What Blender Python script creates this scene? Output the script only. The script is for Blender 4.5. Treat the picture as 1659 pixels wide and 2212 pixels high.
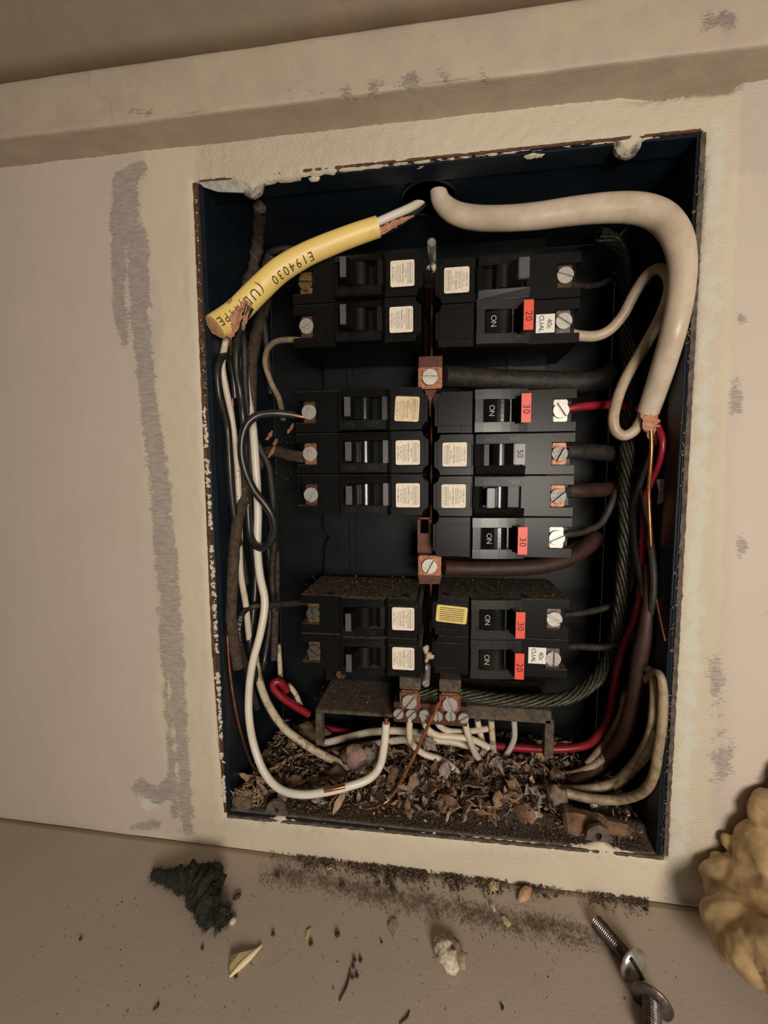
import bpy, bmesh, math, random
from mathutils import Vector, Matrix, noise
rnd = random.Random(7)
S = bpy.context.scene
for o in list(bpy.data.objects): bpy.data.objects.remove(o)
C = S.collection

# ------------------------------------------------------------------ camera, light, exposure
F, CX, CY, D = 900.0, 829.5, 1106.0, 0.22        # focal length in pixels, image centre, distance to the wall
def rot(yaw, pitch, roll):
    B = Matrix(((1, 0, 0), (0, 0, -1), (0, 1, 0)))
    return (Matrix.Rotation(yaw, 3, 'Z') @ B @ Matrix.Rotation(pitch, 3, 'X') @ Matrix.Rotation(roll, 3, 'Z'))
CM = rot(*[math.radians(a) for a in (7.5868, -5.2289, -0.3963)])
CAM = Vector((0, -D, 0))
cd = bpy.data.cameras.new('camera'); cam = bpy.data.objects.new('camera', cd); C.objects.link(cam)
cd.sensor_fit = 'VERTICAL'; cd.sensor_height = 36; cd.lens = 36 * F / 2212
cd.clip_start = 0.002; cd.clip_end = 20
cam.matrix_world = Matrix.Translation(CAM) @ CM.to_4x4()
S.camera = cam
S.view_settings.view_transform = 'Standard'; S.view_settings.look = 'None'
S.view_settings.gamma = 1; S.view_settings.use_curve_mapping = False
S.view_settings.exposure = 0.0
w = bpy.data.worlds.new('World'); S.world = w; w.use_nodes = True
w.node_tree.nodes['Background'].inputs[0].default_value = (1.0, 0.91, 0.80, 1)
w.node_tree.nodes['Background'].inputs[1].default_value = 0.04
def area(name, loc, target, size, power, col):
    l = bpy.data.lights.new(name, 'AREA'); l.energy = power; l.size = size; l.color = col; l.shape = 'DISK'
    o = bpy.data.objects.new(name, l); C.objects.link(o); o.location = loc
    o.rotation_euler = (Vector(target) - Vector(loc)).to_track_quat('-Z', 'Y').to_euler()
    return o
area('room_lamp', (0.15, -0.50, -0.02), (-0.01, 0, -0.03), 0.20, 2.6, (1.0, 0.905, 0.80))

# ------------------------------------------------------------------ pixel -> place
def ray(x, y): return CM @ Vector(((x - CX) / F, -(y - CY) / F, -1))
def P(x, y, Y):                                  # Y in millimetres behind the wall face
    d = ray(x, y); return CAM + d * ((D + Y * .001) / d.y)
def PZ(x, y, z):                                 # on a horizontal plane
    d = ray(x, y); return CAM + d * ((z - CAM.z) / d.z)
def proj(p):
    q = CM.transposed() @ (p - CAM); return CX + F * q.x / -q.z, CY - F * q.y / -q.z

# ------------------------------------------------------------------ materials
MATS = {}
def nd(t, kind, **kw):
    n = t.nodes.new(kind)
    for k, v in kw.items(): setattr(n, k, v)
    return n
def mat(name, col, rough=.5, metal=0., col2=None, scale=200., lo=.4, hi=.65, bump=0., bscale=600., detail=4., dust=0., dustcol=(.16, .12, .085), spec=.5, attr=False, coat=0.):
    if name in MATS: return MATS[name]
    m = bpy.data.materials.new(name); m.use_nodes = True; t = m.node_tree; L = t.links
    b = t.nodes['Principled BSDF']; b.inputs['Roughness'].default_value = rough; b.inputs['Metallic'].default_value = metal
    b.inputs['Specular IOR Level'].default_value = spec; b.inputs['Coat Weight'].default_value = coat
    b.inputs['Base Color'].default_value = (*col, 1)
    tc = nd(t, 'ShaderNodeTexCoord'); cur = None
    if attr:
        a = nd(t, 'ShaderNodeVertexColor'); a.layer_name = 'Col'; cur = a.outputs[0]
    if col2:
        n = nd(t, 'ShaderNodeTexNoise'); n.inputs['Scale'].default_value = scale; n.inputs['Detail'].default_value = detail
        n.inputs['Roughness'].default_value = .65
        L.new(tc.outputs['Object'], n.inputs['Vector'])
        mr = nd(t, 'ShaderNodeMapRange'); mr.inputs[1].default_value = lo; mr.inputs[2].default_value = hi; L.new(n.outputs[0], mr.inputs[0])
        mx = nd(t, 'ShaderNodeMix', data_type='RGBA'); L.new(mr.outputs[0], mx.inputs[0])
        if cur: L.new(cur, mx.inputs[6])
        else: mx.inputs[6].default_value = (*col, 1)
        mx.inputs[7].default_value = (*col2, 1); cur = mx.outputs[2]
    if dust:
        g = nd(t, 'ShaderNodeNewGeometry'); sp = nd(t, 'ShaderNodeSeparateXYZ'); L.new(g.outputs['Normal'], sp.inputs[0])
        n2 = nd(t, 'ShaderNodeTexNoise'); n2.inputs['Scale'].default_value = 420; n2.inputs['Detail'].default_value = 6; L.new(g.outputs['Position'], n2.inputs['Vector'])
        r1 = nd(t, 'ShaderNodeMapRange'); r1.inputs[1].default_value = .45; r1.inputs[2].default_value = .95; L.new(sp.outputs[2], r1.inputs[0])
        r2 = nd(t, 'ShaderNodeMapRange'); r2.inputs[1].default_value = .25; r2.inputs[2].default_value = .62; L.new(n2.outputs[0], r2.inputs[0])
        mu = nd(t, 'ShaderNodeMath', operation='MULTIPLY'); L.new(r1.outputs[0], mu.inputs[0]); L.new(r2.outputs[0], mu.inputs[1])
        mu2 = nd(t, 'ShaderNodeMath', operation='MULTIPLY'); L.new(mu.outputs[0], mu2.inputs[0]); mu2.inputs[1].default_value = dust
        mx = nd(t, 'ShaderNodeMix', data_type='RGBA'); L.new(mu2.outputs[0], mx.inputs[0])
        if cur: L.new(cur, mx.inputs[6])
        else: mx.inputs[6].default_value = (*col, 1)
        mx.inputs[7].default_value = (*dustcol, 1); cur = mx.outputs[2]
        rr = nd(t, 'ShaderNodeMapRange'); rr.inputs[3].default_value = rough; rr.inputs[4].default_value = .95; L.new(mu2.outputs[0], rr.inputs[0]); L.new(rr.outputs[0], b.inputs['Roughness'])
    if cur: L.new(cur, b.inputs['Base Color'])
    if bump:
        n = nd(t, 'ShaderNodeTexNoise'); n.inputs['Scale'].default_value = bscale; n.inputs['Detail'].default_value = 5; L.new(tc.outputs['Object'], n.inputs['Vector'])
        bp = nd(t, 'ShaderNodeBump'); bp.inputs['Strength'].default_value = bump; bp.inputs['Distance'].default_value = .001
        L.new(n.outputs[0], bp.inputs['Height']); L.new(bp.outputs[0], b.inputs['Normal'])
    MATS[name] = m; return m

def wall_mat(shade_tint=1., name='painted_plaster'):
    """painted plaster: cream brushed coat over a pinkish coat, bare torn paper where the attribute 'torn' rises above a noise"""
    m = bpy.data.materials.new(name); m.use_nodes = True; t = m.node_tree; L = t.links
    b = t.nodes['Principled BSDF']; b.inputs['Roughness'].default_value = .62; b.inputs['Specular IOR Level'].default_value = .35
    tc = nd(t, 'ShaderNodeTexCoord')
    def at(n):
        a = nd(t, 'ShaderNodeAttribute'); a.attribute_name = n; return a.outputs['Fac']
    def noi(scale, detail=5, rough=.6, vec=None):
        n = nd(t, 'ShaderNodeTexNoise'); n.inputs['Scale'].default_value = scale; n.inputs['Detail'].default_value = detail; n.inputs['Roughness'].default_value = rough
        L.new(vec or tc.outputs['Object'], n.inputs['Vector']); return n.outputs[0]
    def ma(op, a, c, d=None):
        n = nd(t, 'ShaderNodeMath', operation=op)
        for i, v in enumerate((a, c, d)):
            if v is None: continue
            if isinstance(v, (int, float)): n.inputs[i].default_value = v
            else: L.new(v, n.inputs[i])
        return n.outputs[0]
    def rng(v, a, c, e=0., f=1.):
        n = nd(t, 'ShaderNodeMapRange'); L.new(v, n.inputs[0])
        for i, k in zip((1, 2, 3, 4), (a, c, e, f)): n.inputs[i].default_value = k
        return n.outputs[0]
    def mix(f, a, c):
        n = nd(t, 'ShaderNodeMix', data_type='RGBA'); L.new(f, n.inputs[0])
        for i, v in ((6, a), (7, c)):
            if isinstance(v, tuple): n.inputs[i].default_value = (*v, 1)
            else: L.new(v, n.inputs[i])
        return n.outputs[2]
    mp = nd(t, 'ShaderNodeMapping'); mp.inputs['Scale'].default_value = (1, 1, 2.2); L.new(tc.outputs['Object'], mp.inputs[0])
    fine = noi(900, 4, .6, mp.outputs[0])
    med = noi(160, 5)
    pk = rng(ma('ADD', at('pink'), ma('MULTIPLY', ma('SUBTRACT', noi(60, 6), .5), .8)), .42, .58)
    col = mix(pk, (.60, .525, .40), (.555, .47, .395))
    col = mix(rng(noi(25, 3), .45, .75, 0, .35), col, (.50, .44, .345))
    wh = rng(ma('ADD', at('white'), ma('MULTIPLY', ma('SUBTRACT', noi(110, 6), .5), .9)), .45, .6)
    col = mix(wh, col, (.60, .585, .49))
    dirt = rng(ma('ADD', at('dirt'), ma('MULTIPLY', ma('SUBTRACT', noi(330, 8, .7), .5), 1.4)), .5, .85, 0, .85)
    col = mix(dirt, col, (.135, .095, .06))
    mt = nd(t, 'ShaderNodeMapping'); mt.inputs['Scale'].default_value = (.35, 1, 1.6); L.new(tc.outputs['Object'], mt.inputs[0])
    tv = ma('ADD', ma('ADD', at('torn'), ma('MULTIPLY', ma('SUBTRACT', noi(900, 8, .75, mt.outputs[0]), .5), 4.6)), ma('MULTIPLY', ma('SUBTRACT', noi(120, 4), .52), 3.2))
    tf = rng(tv, -.1, .22)
    col = mix(ma('MULTIPLY', tf, rng(noi(420, 6, .7, mt.outputs[0]), .38, .6, .45, .95)), col, mix(rng(noi(1500, 4), .35, .65), (.38, .335, .30), (.27, .235, .21)))
    hair = ma('MULTIPLY', rng(ma('ABSOLUTE', ma('SUBTRACT', noi(9, 3, .5), .5), 0), 0, .0012, .45, 0), rng(noi(6, 2), .55, .62))
    col = mix(hair, col, (.34, .28, .21))
    if shade_tint != 1.:  # scales the paint down on surfaces that should get less light
        mm = nd(t, 'ShaderNodeMix', data_type='RGBA', blend_type='MULTIPLY'); mm.inputs[0].default_value = 1.; L.new(col, mm.inputs[6]); mm.inputs[7].default_value = (shade_tint, shade_tint * .97, shade_tint * .93, 1); col = mm.outputs[2]
    L.new(col, b.inputs['Base Color'])
    vo = nd(t, 'ShaderNodeTexVoronoi'); vo.inputs['Scale'].default_value = 420; L.new(tc.outputs['Object'], vo.inputs['Vector'])
    h = ma('ADD', ma('MULTIPLY', fine, .12), ma('MULTIPLY', med, .12))
    h = ma('ADD', h, ma('MULTIPLY', at('rough'), ma('ADD', ma('MULTIPLY', noi(520, 5, .62, mp.outputs[0]), 1.5), ma('MULTIPLY', vo.outputs[0], .35))))
    h = ma('ADD', h, ma('MULTIPLY', tf, ma('ADD', ma('MULTIPLY', noi(1300, 4, .7), .5), -.45)))
    bp = nd(t, 'ShaderNodeBump'); bp.inputs['Strength'].default_value = .55; bp.inputs['Distance'].default_value = .0016
    L.new(h, bp.inputs['Height']); L.new(bp.outputs[0], b.inputs['Normal'])
    return m
WALL = wall_mat()
CEILM = wall_mat(.66, 'shaded_ceiling_paint')  # light falloff on the soffit put into the paint colour
TRIMM = wall_mat(.78, 'shaded_trim_paint')  # light falloff up at the head board put into its colour
LEDGEM = wall_mat(.76, 'dusty_shaded_ledge_paint')  # dust tone, plus weaker light on the ledge darkened into the colour
BLACK = mat('breaker_black', (.0036, .0036, .0036), .33, col2=(.006, .0058, .0053), scale=300, bump=.025, bscale=900, dust=1., spec=.2, dustcol=(.19, .145, .105))
BLACKG = mat('gloss_black', (.005, .005, .0052), .2, bump=.03, bscale=700)
TIPM = mat('handle_tip_grey', (.075, .077, .076), .35, col2=(.095, .095, .092), scale=300)
BGREY = mat('worn_black', (.010, .010, .0105), .3, col2=(.018, .018, .018), scale=400, bump=.02, bscale=700, dust=.6)
BOXM = mat('box_enamel', (.0065, .0115, .0175), .40, col2=(.010, .0155, .022), scale=40, bump=.06, bscale=300, spec=.22)
PANM = mat('pan_enamel', (.006, .0075, .0082), .42, col2=(.010, .0115, .012), scale=60, bump=.05, bscale=400, dust=.5, spec=.2)
RUST = mat('rusty_edge', (.13, .055, .022), .75, col2=(.04, .02, .012), scale=250, bump=.4)
CREAM = mat('chipped_paint', (.66, .60, .47), .6, col2=(.45, .38, .28), scale=500, bump=.5, bscale=900)
COPPER = mat('copper', (.36, .165, .09), .5, .7, col2=(.20, .075, .04), scale=350, bump=.15, bscale=900)
COPPERD = mat('dull_copper', (.12, .046, .023), .55, .5, col2=(.07, .03, .018), scale=200, bump=.1)
STEEL = mat('screw_steel', (.52, .50, .46), .45, .6, col2=(.40, .37, .33), scale=700, bump=.07, bscale=900)
STEELD = mat('dark_steel', (.16, .145, .13), .45, .7, col2=(.08, .07, .06), scale=600, bump=.07, bscale=900)
BRASS = mat('brassy_screw', (.34, .23, .10), .4, .8, col2=(.14, .09, .04), scale=600, bump=.2)
ZINC = mat('zinc', (.42, .42, .42), .35, .8, col2=(.25, .25, .25), scale=500, bump=.2)
PAPER = mat('sticker_paper', (.83, .74, .60), .6, col2=(.74, .64, .5), scale=300)
PAPERB = mat('sticker_stained', (.78, .64, .42), .6, col2=(.62, .45, .24), scale=120)
YELST = mat('sticker_yellow', (.78, .58, .16), .5, col2=(.66, .5, .16), scale=300)
WHITEST = mat('sticker_white', (.80, .78, .70), .55)
REDST = mat('sticker_red', (.80, .085, .045), .45)
INK = mat('ink', (.03, .025, .02), .7)
INKR = mat('ink_red_sticker', (.05, .01, .01), .7)
ONINK = mat('engraved_paint', (.42, .41, .33), .6)
WHITE = mat('white_insulation', (.66, .57, .44), .42, col2=(.52, .42, .30), scale=120, lo=.5, hi=.75, bump=.06, bscale=500)
CLEANW = mat('clean_white_insulation', (.74, .68, .57), .38, col2=(.64, .55, .43), scale=90, lo=.5, hi=.8)
DIRTW = mat('dirty_white_insulation', (.58, .48, .34), .6, col2=(.22, .14, .08), scale=170, lo=.5, hi=.62, bump=.2, bscale=700)
TANW = mat('aged_insulation', (.36, .27, .17), .55, col2=(.2, .14, .085), scale=200, bump=.15)
CABLEW = mat('cable_jacket_white', (.60, .50, .385), .38, col2=(.47, .37, .27), scale=55, bump=.05, bscale=300)
YEL = mat('cable_jacket_yellow', (.84, .62, .19), .42, col2=(.70, .47, .11), scale=90, lo=.55, hi=.8, bump=.05, bscale=400)
BLK = mat('black_insulation', (.014, .013, .0125), .34, col2=(.03, .027, .024), scale=300, dust=.25)
BLKD = mat('dusty_black_insulation', (.016, .013, .0105), .6, col2=(.04, .03, .021), scale=250, bump=.2)
BRN = mat('brown_fabric_cable', (.085, .055, .034), .85, col2=(.03, .02, .013), scale=350, bump=.7, bscale=1100)
BRNR = mat('reddish_brown_jacket', (.05, .018, .011), .6, col2=(.025, .011, .008), scale=200)
REDW = mat('red_insulation', (.30, .012, .024), .36, col2=(.2, .009, .014), scale=100)
CUW = mat('copper_wire', (.72, .30, .13), .3, .9, col2=(.42, .16, .07), scale=300)
KRAFT = mat('kraft_paper', (.50, .25, .14), .8, col2=(.34, .15, .08), scale=400, bump=.5, bscale=700)
STRAND = mat('stranded_aluminium', (.075, .07, .048), .5, .6, col2=(.022, .02, .013), scale=500)
DUSTY = mat('dusty_iron', (.05, .04, .03), .8, col2=(.13, .095, .06), scale=300, bump=.5, bscale=900, dust=.7)
LITTER = mat('litter', (.2, .14, .1), .85, attr=True, col2=(.09, .06, .04), scale=900, lo=.5, hi=.75, bump=.3, bscale=1500)
FOAM = mat('spray_foam', (.50, .35, .175), .5, col2=(.33, .205, .09), scale=70, bump=.25, bscale=160)
WOOD = mat('old_wood', (.20, .11, .058), .8, col2=(.07, .038, .02), scale=160, bump=1., bscale=500)
FLUFF = mat('dark_fluff', (.013, .014, .009), .95, col2=(.04, .041, .026), scale=500, bump=.6, bscale=900)
CHIP = mat('pale_plaster_chip', (.62, .56, .42), .75, col2=(.36, .3, .2), scale=600, bump=.6, bscale=800)
BONE = mat('yellowish_shard', (.62, .52, .27), .6, col2=(.42, .33, .16), scale=300, bump=.2)
PELLET = mat('dark_dropping', (.02, .014, .01), .7, col2=(.05, .035, .022), scale=900, bump=.4)

# ------------------------------------------------------------------ builders
def link(name, me, m, parent=None, label=None, smooth=False):
    o = bpy.data.objects.new(name, me); C.objects.link(o)
    if m is not None and not me.materials: me.materials.append(m)
    if parent: o.parent = parent
    if label: o['label'] = label
    if smooth: me.polygons.foreach_set('use_smooth', [True] * len(me.polygons))
    return o
def tag(o, label, cat, group=None):
    o['label'] = label; o['category'] = cat
    if group: o['group'] = group
    return o
def thing(name, label, cat, loc=(0, 0, 0), group=None):
    o = bpy.data.objects.new(name, None); C.objects.link(o); o.location = loc; o.empty_display_size = .01
    return tag(o, label, cat, group)
def pyd(name, v, f):
    me = bpy.data.meshes.new(name); me.from_pydata([tuple(p) for p in v], [], f); me.update(); return me
MM = .001
class B:
    """collects solids (millimetres) into one mesh"""
    def __init__(s): s.v = []; s.f = []
    def add(s, v, f):
        n = len(s.v); s.v += [tuple(p) for p in v]; s.f += [tuple(i + n for i in q) for q in f]; return s
    def hexa(s, p): # 8 points: bottom 4 ccw, top 4 ccw
        return s.add(p, [(3, 2, 1, 0), (4, 5, 6, 7), (0, 1, 5, 4), (1, 2, 6, 5), (2, 3, 7, 6), (3, 0, 4, 7)])
    def box(s, x0, x1, y0, y1, z0, z1):
        return s.hexa([(x0, y0, z0), (x1, y0, z0), (x1, y1, z0), (x0, y1, z0), (x0, y0, z1), (x1, y0, z1), (x1, y1, z1), (x0, y1, z1)])
    def prism(s, poly, y0, y1):        # polygon in (x, z), extruded in y
        n = len(poly)
        v = [(x, y0, z) for x, z in poly] + [(x, y1, z) for x, z in poly]
        return s.add(v, [tuple(range(n)), tuple(range(2 * n - 1, n - 1, -1))] + [(i, i + n, (i + 1) % n + n, (i + 1) % n) for i in range(n)])
    def lathe(s, prof, seg=24, axis='y', c=(0, 0, 0)):   # prof: (r, h)
        n0 = []
        v = []
        for r, h in prof:
            for k in range(seg):
                a = 2 * math.pi * k / seg
                q = (r * math.cos(a), h, r * math.sin(a)) if axis == 'y' else (r * math.cos(a), r * math.sin(a), h) if axis == 'z' else (h, r * math.cos(a), r * math.sin(a))
                v.append((q[0] + c[0], q[1] + c[1], q[2] + c[2]))
        f = []
        for i in range(len(prof) - 1):
            for k in range(seg):
                f.append((i * seg + k, i * seg + (k + 1) % seg, (i + 1) * seg + (k + 1) % seg, (i + 1) * seg + k))
        m = len(v); v += v[:seg] + v[m - seg:m]
        f.append(tuple(range(m, m + seg))); f.append(tuple(range(m + 2 * seg - 1, m + seg - 1, -1)))
        return s.add(v, f)
    def mesh(s, name, bevel=0., seg=1):
        me = pyd(name, [Vector(p) * MM for p in s.v], s.f)
        bm = bmesh.new(); bm.from_mesh(me); bmesh.ops.recalc_face_normals(bm, faces=bm.faces)
        if bevel:
            es = [e for e in bm.edges if len(e.link_faces) == 2 and e.calc_face_angle(0) > .5]
            bmesh.ops.bevel(bm, geom=es, offset=bevel * MM, segments=seg, affect='EDGES', clamp_overlap=True)
        bm.to_mesh(me); bm.free(); return me

def catmull(pts, per):
    out = []
    n = len(pts)
    for i in range(n - 1):
        p0, p1, p2, p3 = pts[max(i - 1, 0)], pts[i], pts[i + 1], pts[min(i + 2, n - 1)]
        for k in range(per):
            t = k / per
            out.append(.5 * ((2 * p1) + (p2 - p0) * t + (2 * p0 - 5 * p1 + 4 * p2 - p3) * t * t + (3 * p1 - p0 - 3 * p2 + p3) * t ** 3))
    out.append(pts[-1]); return out
class Tube:
    def __init__(s, pts, rad, seg=8, per=6, flat=1.0, wob=0.):
        P4 = [Vector((*p, r)) for p, r in zip(pts, rad)]
        c = catmull(P4, per)
        s.c = [q.to_3d() for q in c]; s.r = [q[3] for q in c]; s.flat = flat; s.seg = seg
        s.fr = []; s.s = [0.]
        for i, p in enumerate(s.c):
            t = (s.c[min(i + 1, len(s.c) - 1)] - s.c[max(i - 1, 0)]).normalized()
            ref = (CAM - p) if abs(t.dot((CAM - p).normalized())) < .95 else Vector((0, 0, 1))
            if i == 0: side = t.cross(ref).normalized()
            else:
                side = s.fr[-1][1] - t * s.fr[-1][1].dot(t); side.normalize()
            s.fr.append((t, side, side.cross(t).normalized()))
            if i: s.s.append(s.s[-1] + (p - s.c[i - 1]).length)
        s.wob = wob
    def at(s, L):
        i = 0
        while i < len(s.s) - 2 and s.s[i + 1] < L: i += 1
        k = (L - s.s[i]) / max(1e-9, s.s[i + 1] - s.s[i])
        a, b = s.fr[i], s.fr[i + 1]
        return s.c[i].lerp(s.c[i + 1], k), a[0].lerp(b[0], k), a[1].lerp(b[1], k).normalized(), a[2].lerp(b[2], k).normalized(), s.r[i] * (1 - k) + s.r[i + 1] * k
    def mesh(s, name, i0=0, i1=None):
        v = []; f = []; m = s.seg; R = range(i0, i1 if i1 else len(s.c))
        for i in R:
            t, sd, fr = s.fr[i]
            for k in range(m):
                a = 2 * math.pi * k / m; r = s.r[i]
                if s.wob: r *= 1 + s.wob * noise.noise(s.c[i] * 400 + Vector((k * .7, 0, 0)))
                v.append(s.c[i] + sd * (math.cos(a) * r) + fr * (math.sin(a) * r * s.flat))
        n = len(R)
        for i in range(n - 1):
            for k in range(m): f.append((i * m + k, i * m + (k + 1) % m, (i + 1) * m + (k + 1) % m, (i + 1) * m + k))
        z = len(v); v += v[:m] + v[(n - 1) * m:n * m]
        f.append(tuple(range(z + m - 1, z - 1, -1))); f.append(tuple(range(z + m, z + 2 * m)))
        return pyd(name, v, f)

XL, XR, ZT, ZB, YB = -.1262, .1165, .1530, -.2035, .092     # inside of the box
def clampP(x, y, Y, r):
    for _ in range(80):
        p = P(x, y, Y)
        if Y <= 0 or (XL + r + .001 < p.x < XR - r - .001 and ZB + r < p.z < ZT - r): return p
        Y -= 1.0
    return p
def wpts(pts, wpx):
    out = []; rad = []
    for q in pts:
        if isinstance(q[0], Vector): out.append(q[0]); rad.append(q[1]); continue
        x, y, Y = q[:3]; ww = q[3] if len(q) > 3 else wpx
        r = ww / 2 * (D + Y * .001) / F
        p = clampP(x, y, Y, r); out.append(p); rad.append(ww / 2 * (p.y + D) / F)
    return out, rad
def wiremesh(name, wpx, pts, seg=8, per=6, flat=1., wob=0.):
    return Tube(*wpts(pts, wpx), seg=seg, per=per, flat=flat, wob=wob)
def wire(name, label, m, wpx, pts, cat='wire', seg=8, wob=0., group=None, parent=None):
    t = wiremesh(name, wpx, pts, seg, wob=wob)
    o = link(name, t.mesh(name), m, parent, smooth=True)
    if parent is None: tag(o, label, cat, group)
    elif label: o['label'] = label
    return o

TXT = {}
def text_mesh(s, size, spacing=1.0):
    k = (s, size, spacing)
    if k in TXT: return TXT[k]
    cu = bpy.data.curves.new('lettering', 'FONT'); cu.body = s; cu.size = size; cu.align_x = 'CENTER'; cu.align_y = 'CENTER'
    cu.space_character = spacing; cu.resolution_u = 3
    o = bpy.data.objects.new('lettering', cu); C.objects.link(o)
    bpy.context.view_layer.update()
    me = bpy.data.meshes.new_from_object(o.evaluated_get(bpy.context.evaluated_depsgraph_get()))
    bpy.data.objects.remove(o); bpy.data.curves.remove(cu)
    me.materials.clear(); TXT[k] = me; return me
def text_geo(s, size, spacing=1.0):
    me = text_mesh(s, size, spacing)
    return [v.co.copy() for v in me.vertices], [tuple(p.vertices) for p in me.polygons]

def screw_mesh(name, r=4.4, h=1.9, slot=1.25):
    b = B(); n = 12
    for sgn in (1, -1):
        a0 = math.asin(slot / 2 / r)
        arc = [(r * math.cos(a0 + (math.pi - 2 * a0) * i / n), sgn * r * math.sin(a0 + (math.pi - 2 * a0) * i / n)) for i in range(n + 1)]
        if sgn < 0: arc = arc[::-1]
        b.prism(arc, -h, 0)
    b.lathe([(r * .98, -.05), (r * .98, .6)], 24)
    return b.mesh(name, .12)
SCREW = screw_mesh('screw')
LUGSCREW = screw_mesh('lug_screw', 4.6, 2.0, 1.3)
SMALLSCREW = screw_mesh('terminal_screw', 3.3, 1.7, 1.0)


# ------------------------------------------------------------------ the setting
def lin(a, b): # z as a linear function of x through two points
    k = (b.z - a.z) / (b.x - a.x); return lambda x: a.z + k * (x - a.x)
ledge_z = lin(P(100, 1778, 0), P(1450, 1951, 0))
head_z = lin(P(60, 356, 0), P(1560, 186, 0))
def PL(x, y, h=0.):                               # pixel -> point h mm above the ledge
    p = PZ(x, y, ledge_z(0))
    for _ in range(4): p = PZ(x, y, ledge_z(p.x) + h * MM)
    return p
def seg_dist(p, a, b):
    ax, ay = a[:2]; bx, by = b[:2]; dx, dy = bx - ax, by - ay
    t = max(0, min(1, ((p[0] - ax) * dx + (p[1] - ay) * dy) / (dx * dx + dy * dy)))
    return math.hypot(p[0] - ax - t * dx, p[1] - ay - t * dy), t
def strip_val(p, line):                           # >0 inside a strip of varying width, in units of ten pixels
    best = -9
    for a, b in zip(line, line[1:]):
        d, t = seg_dist(p, a, b); best = max(best, ((a[2] + (b[2] - a[2]) * t) / 2 - d) / 10)
    return best
def blob(p, x, y, rx, ry): return 1 - math.hypot((p[0] - x) / rx, (p[1] - y) / ry)
TORN = [[(302, 360, 30), (270, 395, 56), (268, 490, 58), (255, 530, 28), (258, 660, 28), (270, 738, 14)],
        [(298, 510, 44), (302, 680, 42), (318, 850, 34), (345, 1050, 44), (362, 1250, 48), (380, 1450, 36), (392, 1600, 26), (404, 1790, 26)],
        [(345, 1300, 10), (365, 1560, 12), (378, 1760, 14)], [(300, 1700, 30), (340, 1720, 34), (370, 1700, 40)], [(290, 1785, 10), (340, 1780, 16)]]
TORNB = [(1590, 860, 26, 70), (1545, 1470, 34, 120), (1560, 1640, 42, 110), (1600, 1180, 20, 50), (1650, 1690, 30, 60), (1600, 690, 20, 20), (1560, 1850, 30, 60)]
def wall_attrs(p):
    x, y = proj(p)
    t = max(strip_val((x, y), l) for l in TORN)
    for b in TORNB: t = max(t, 1.6 * blob((x, y), *b) - 1.0)
    pink = max(0, min(1, (330 + 22 * math.sin(y / 90) + max(0, (y - 1250)) * .10 - x) / 80 + .5)) if x < 900 else max(0, min(1, (x - 1585 + (y - 600) * .04) / 60 + .5))
    if y > 1800: pink = .2
    rough = 0
    if 410 < x < 900 and y < 420: rough = max(0, min(1, (x - 410) / 40)) * .9
    if x > 900 and y < 380: rough = .55
    if x > 1440 and y > 300: rough = max(rough, .8 * max(0, min(1, (1600 - x) / 60)))
    if y > 1780 and x > 560: rough = max(rough, max(0, .75 * blob((x, y), 1120, 1850, 240, 50), .4 * blob((x, y), 700, 1790, 200, 40)))
    white = max(0, .8 * blob((x, y), 325, 1730, 45, 45) + .1)
    if x > 1430 and y > 250: white = max(white, .62 - abs(x - 1520 + (y - 900) * .05) / 130)
    if y < 400 and x > 400: white = max(white, .32)
    dirt = 0
    if x > 380 and y > 1740: dirt = max(dirt, .34 - abs(y - (1775 + (x - 487) * .1) - 12) / 60)
    for bx, by, rx, ry in ((1300, 215, 70, 14), (1480, 240, 60, 24), (480, 1810, 60, 50), (1290, 1850, 40, 20), (860, 360, 90, 24), (1560, 1900, 70, 90), (1060, 300, 40, 24), (1390, 380, 30, 30)):
        dirt = max(dirt, .55 * blob((x, y), bx, by, rx, ry))
    return t, pink, rough, white, max(0, dirt)
def put_attrs(me, fn):
    names = ('torn', 'pink', 'rough', 'white', 'dirt')
    vals = [fn(v.co) for v in me.vertices]
    for i, n in enumerate(names):
        a = me.attributes.new(n, 'FLOAT', 'POINT'); a.data.foreach_set('value', [q[i] for q in vals])

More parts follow.
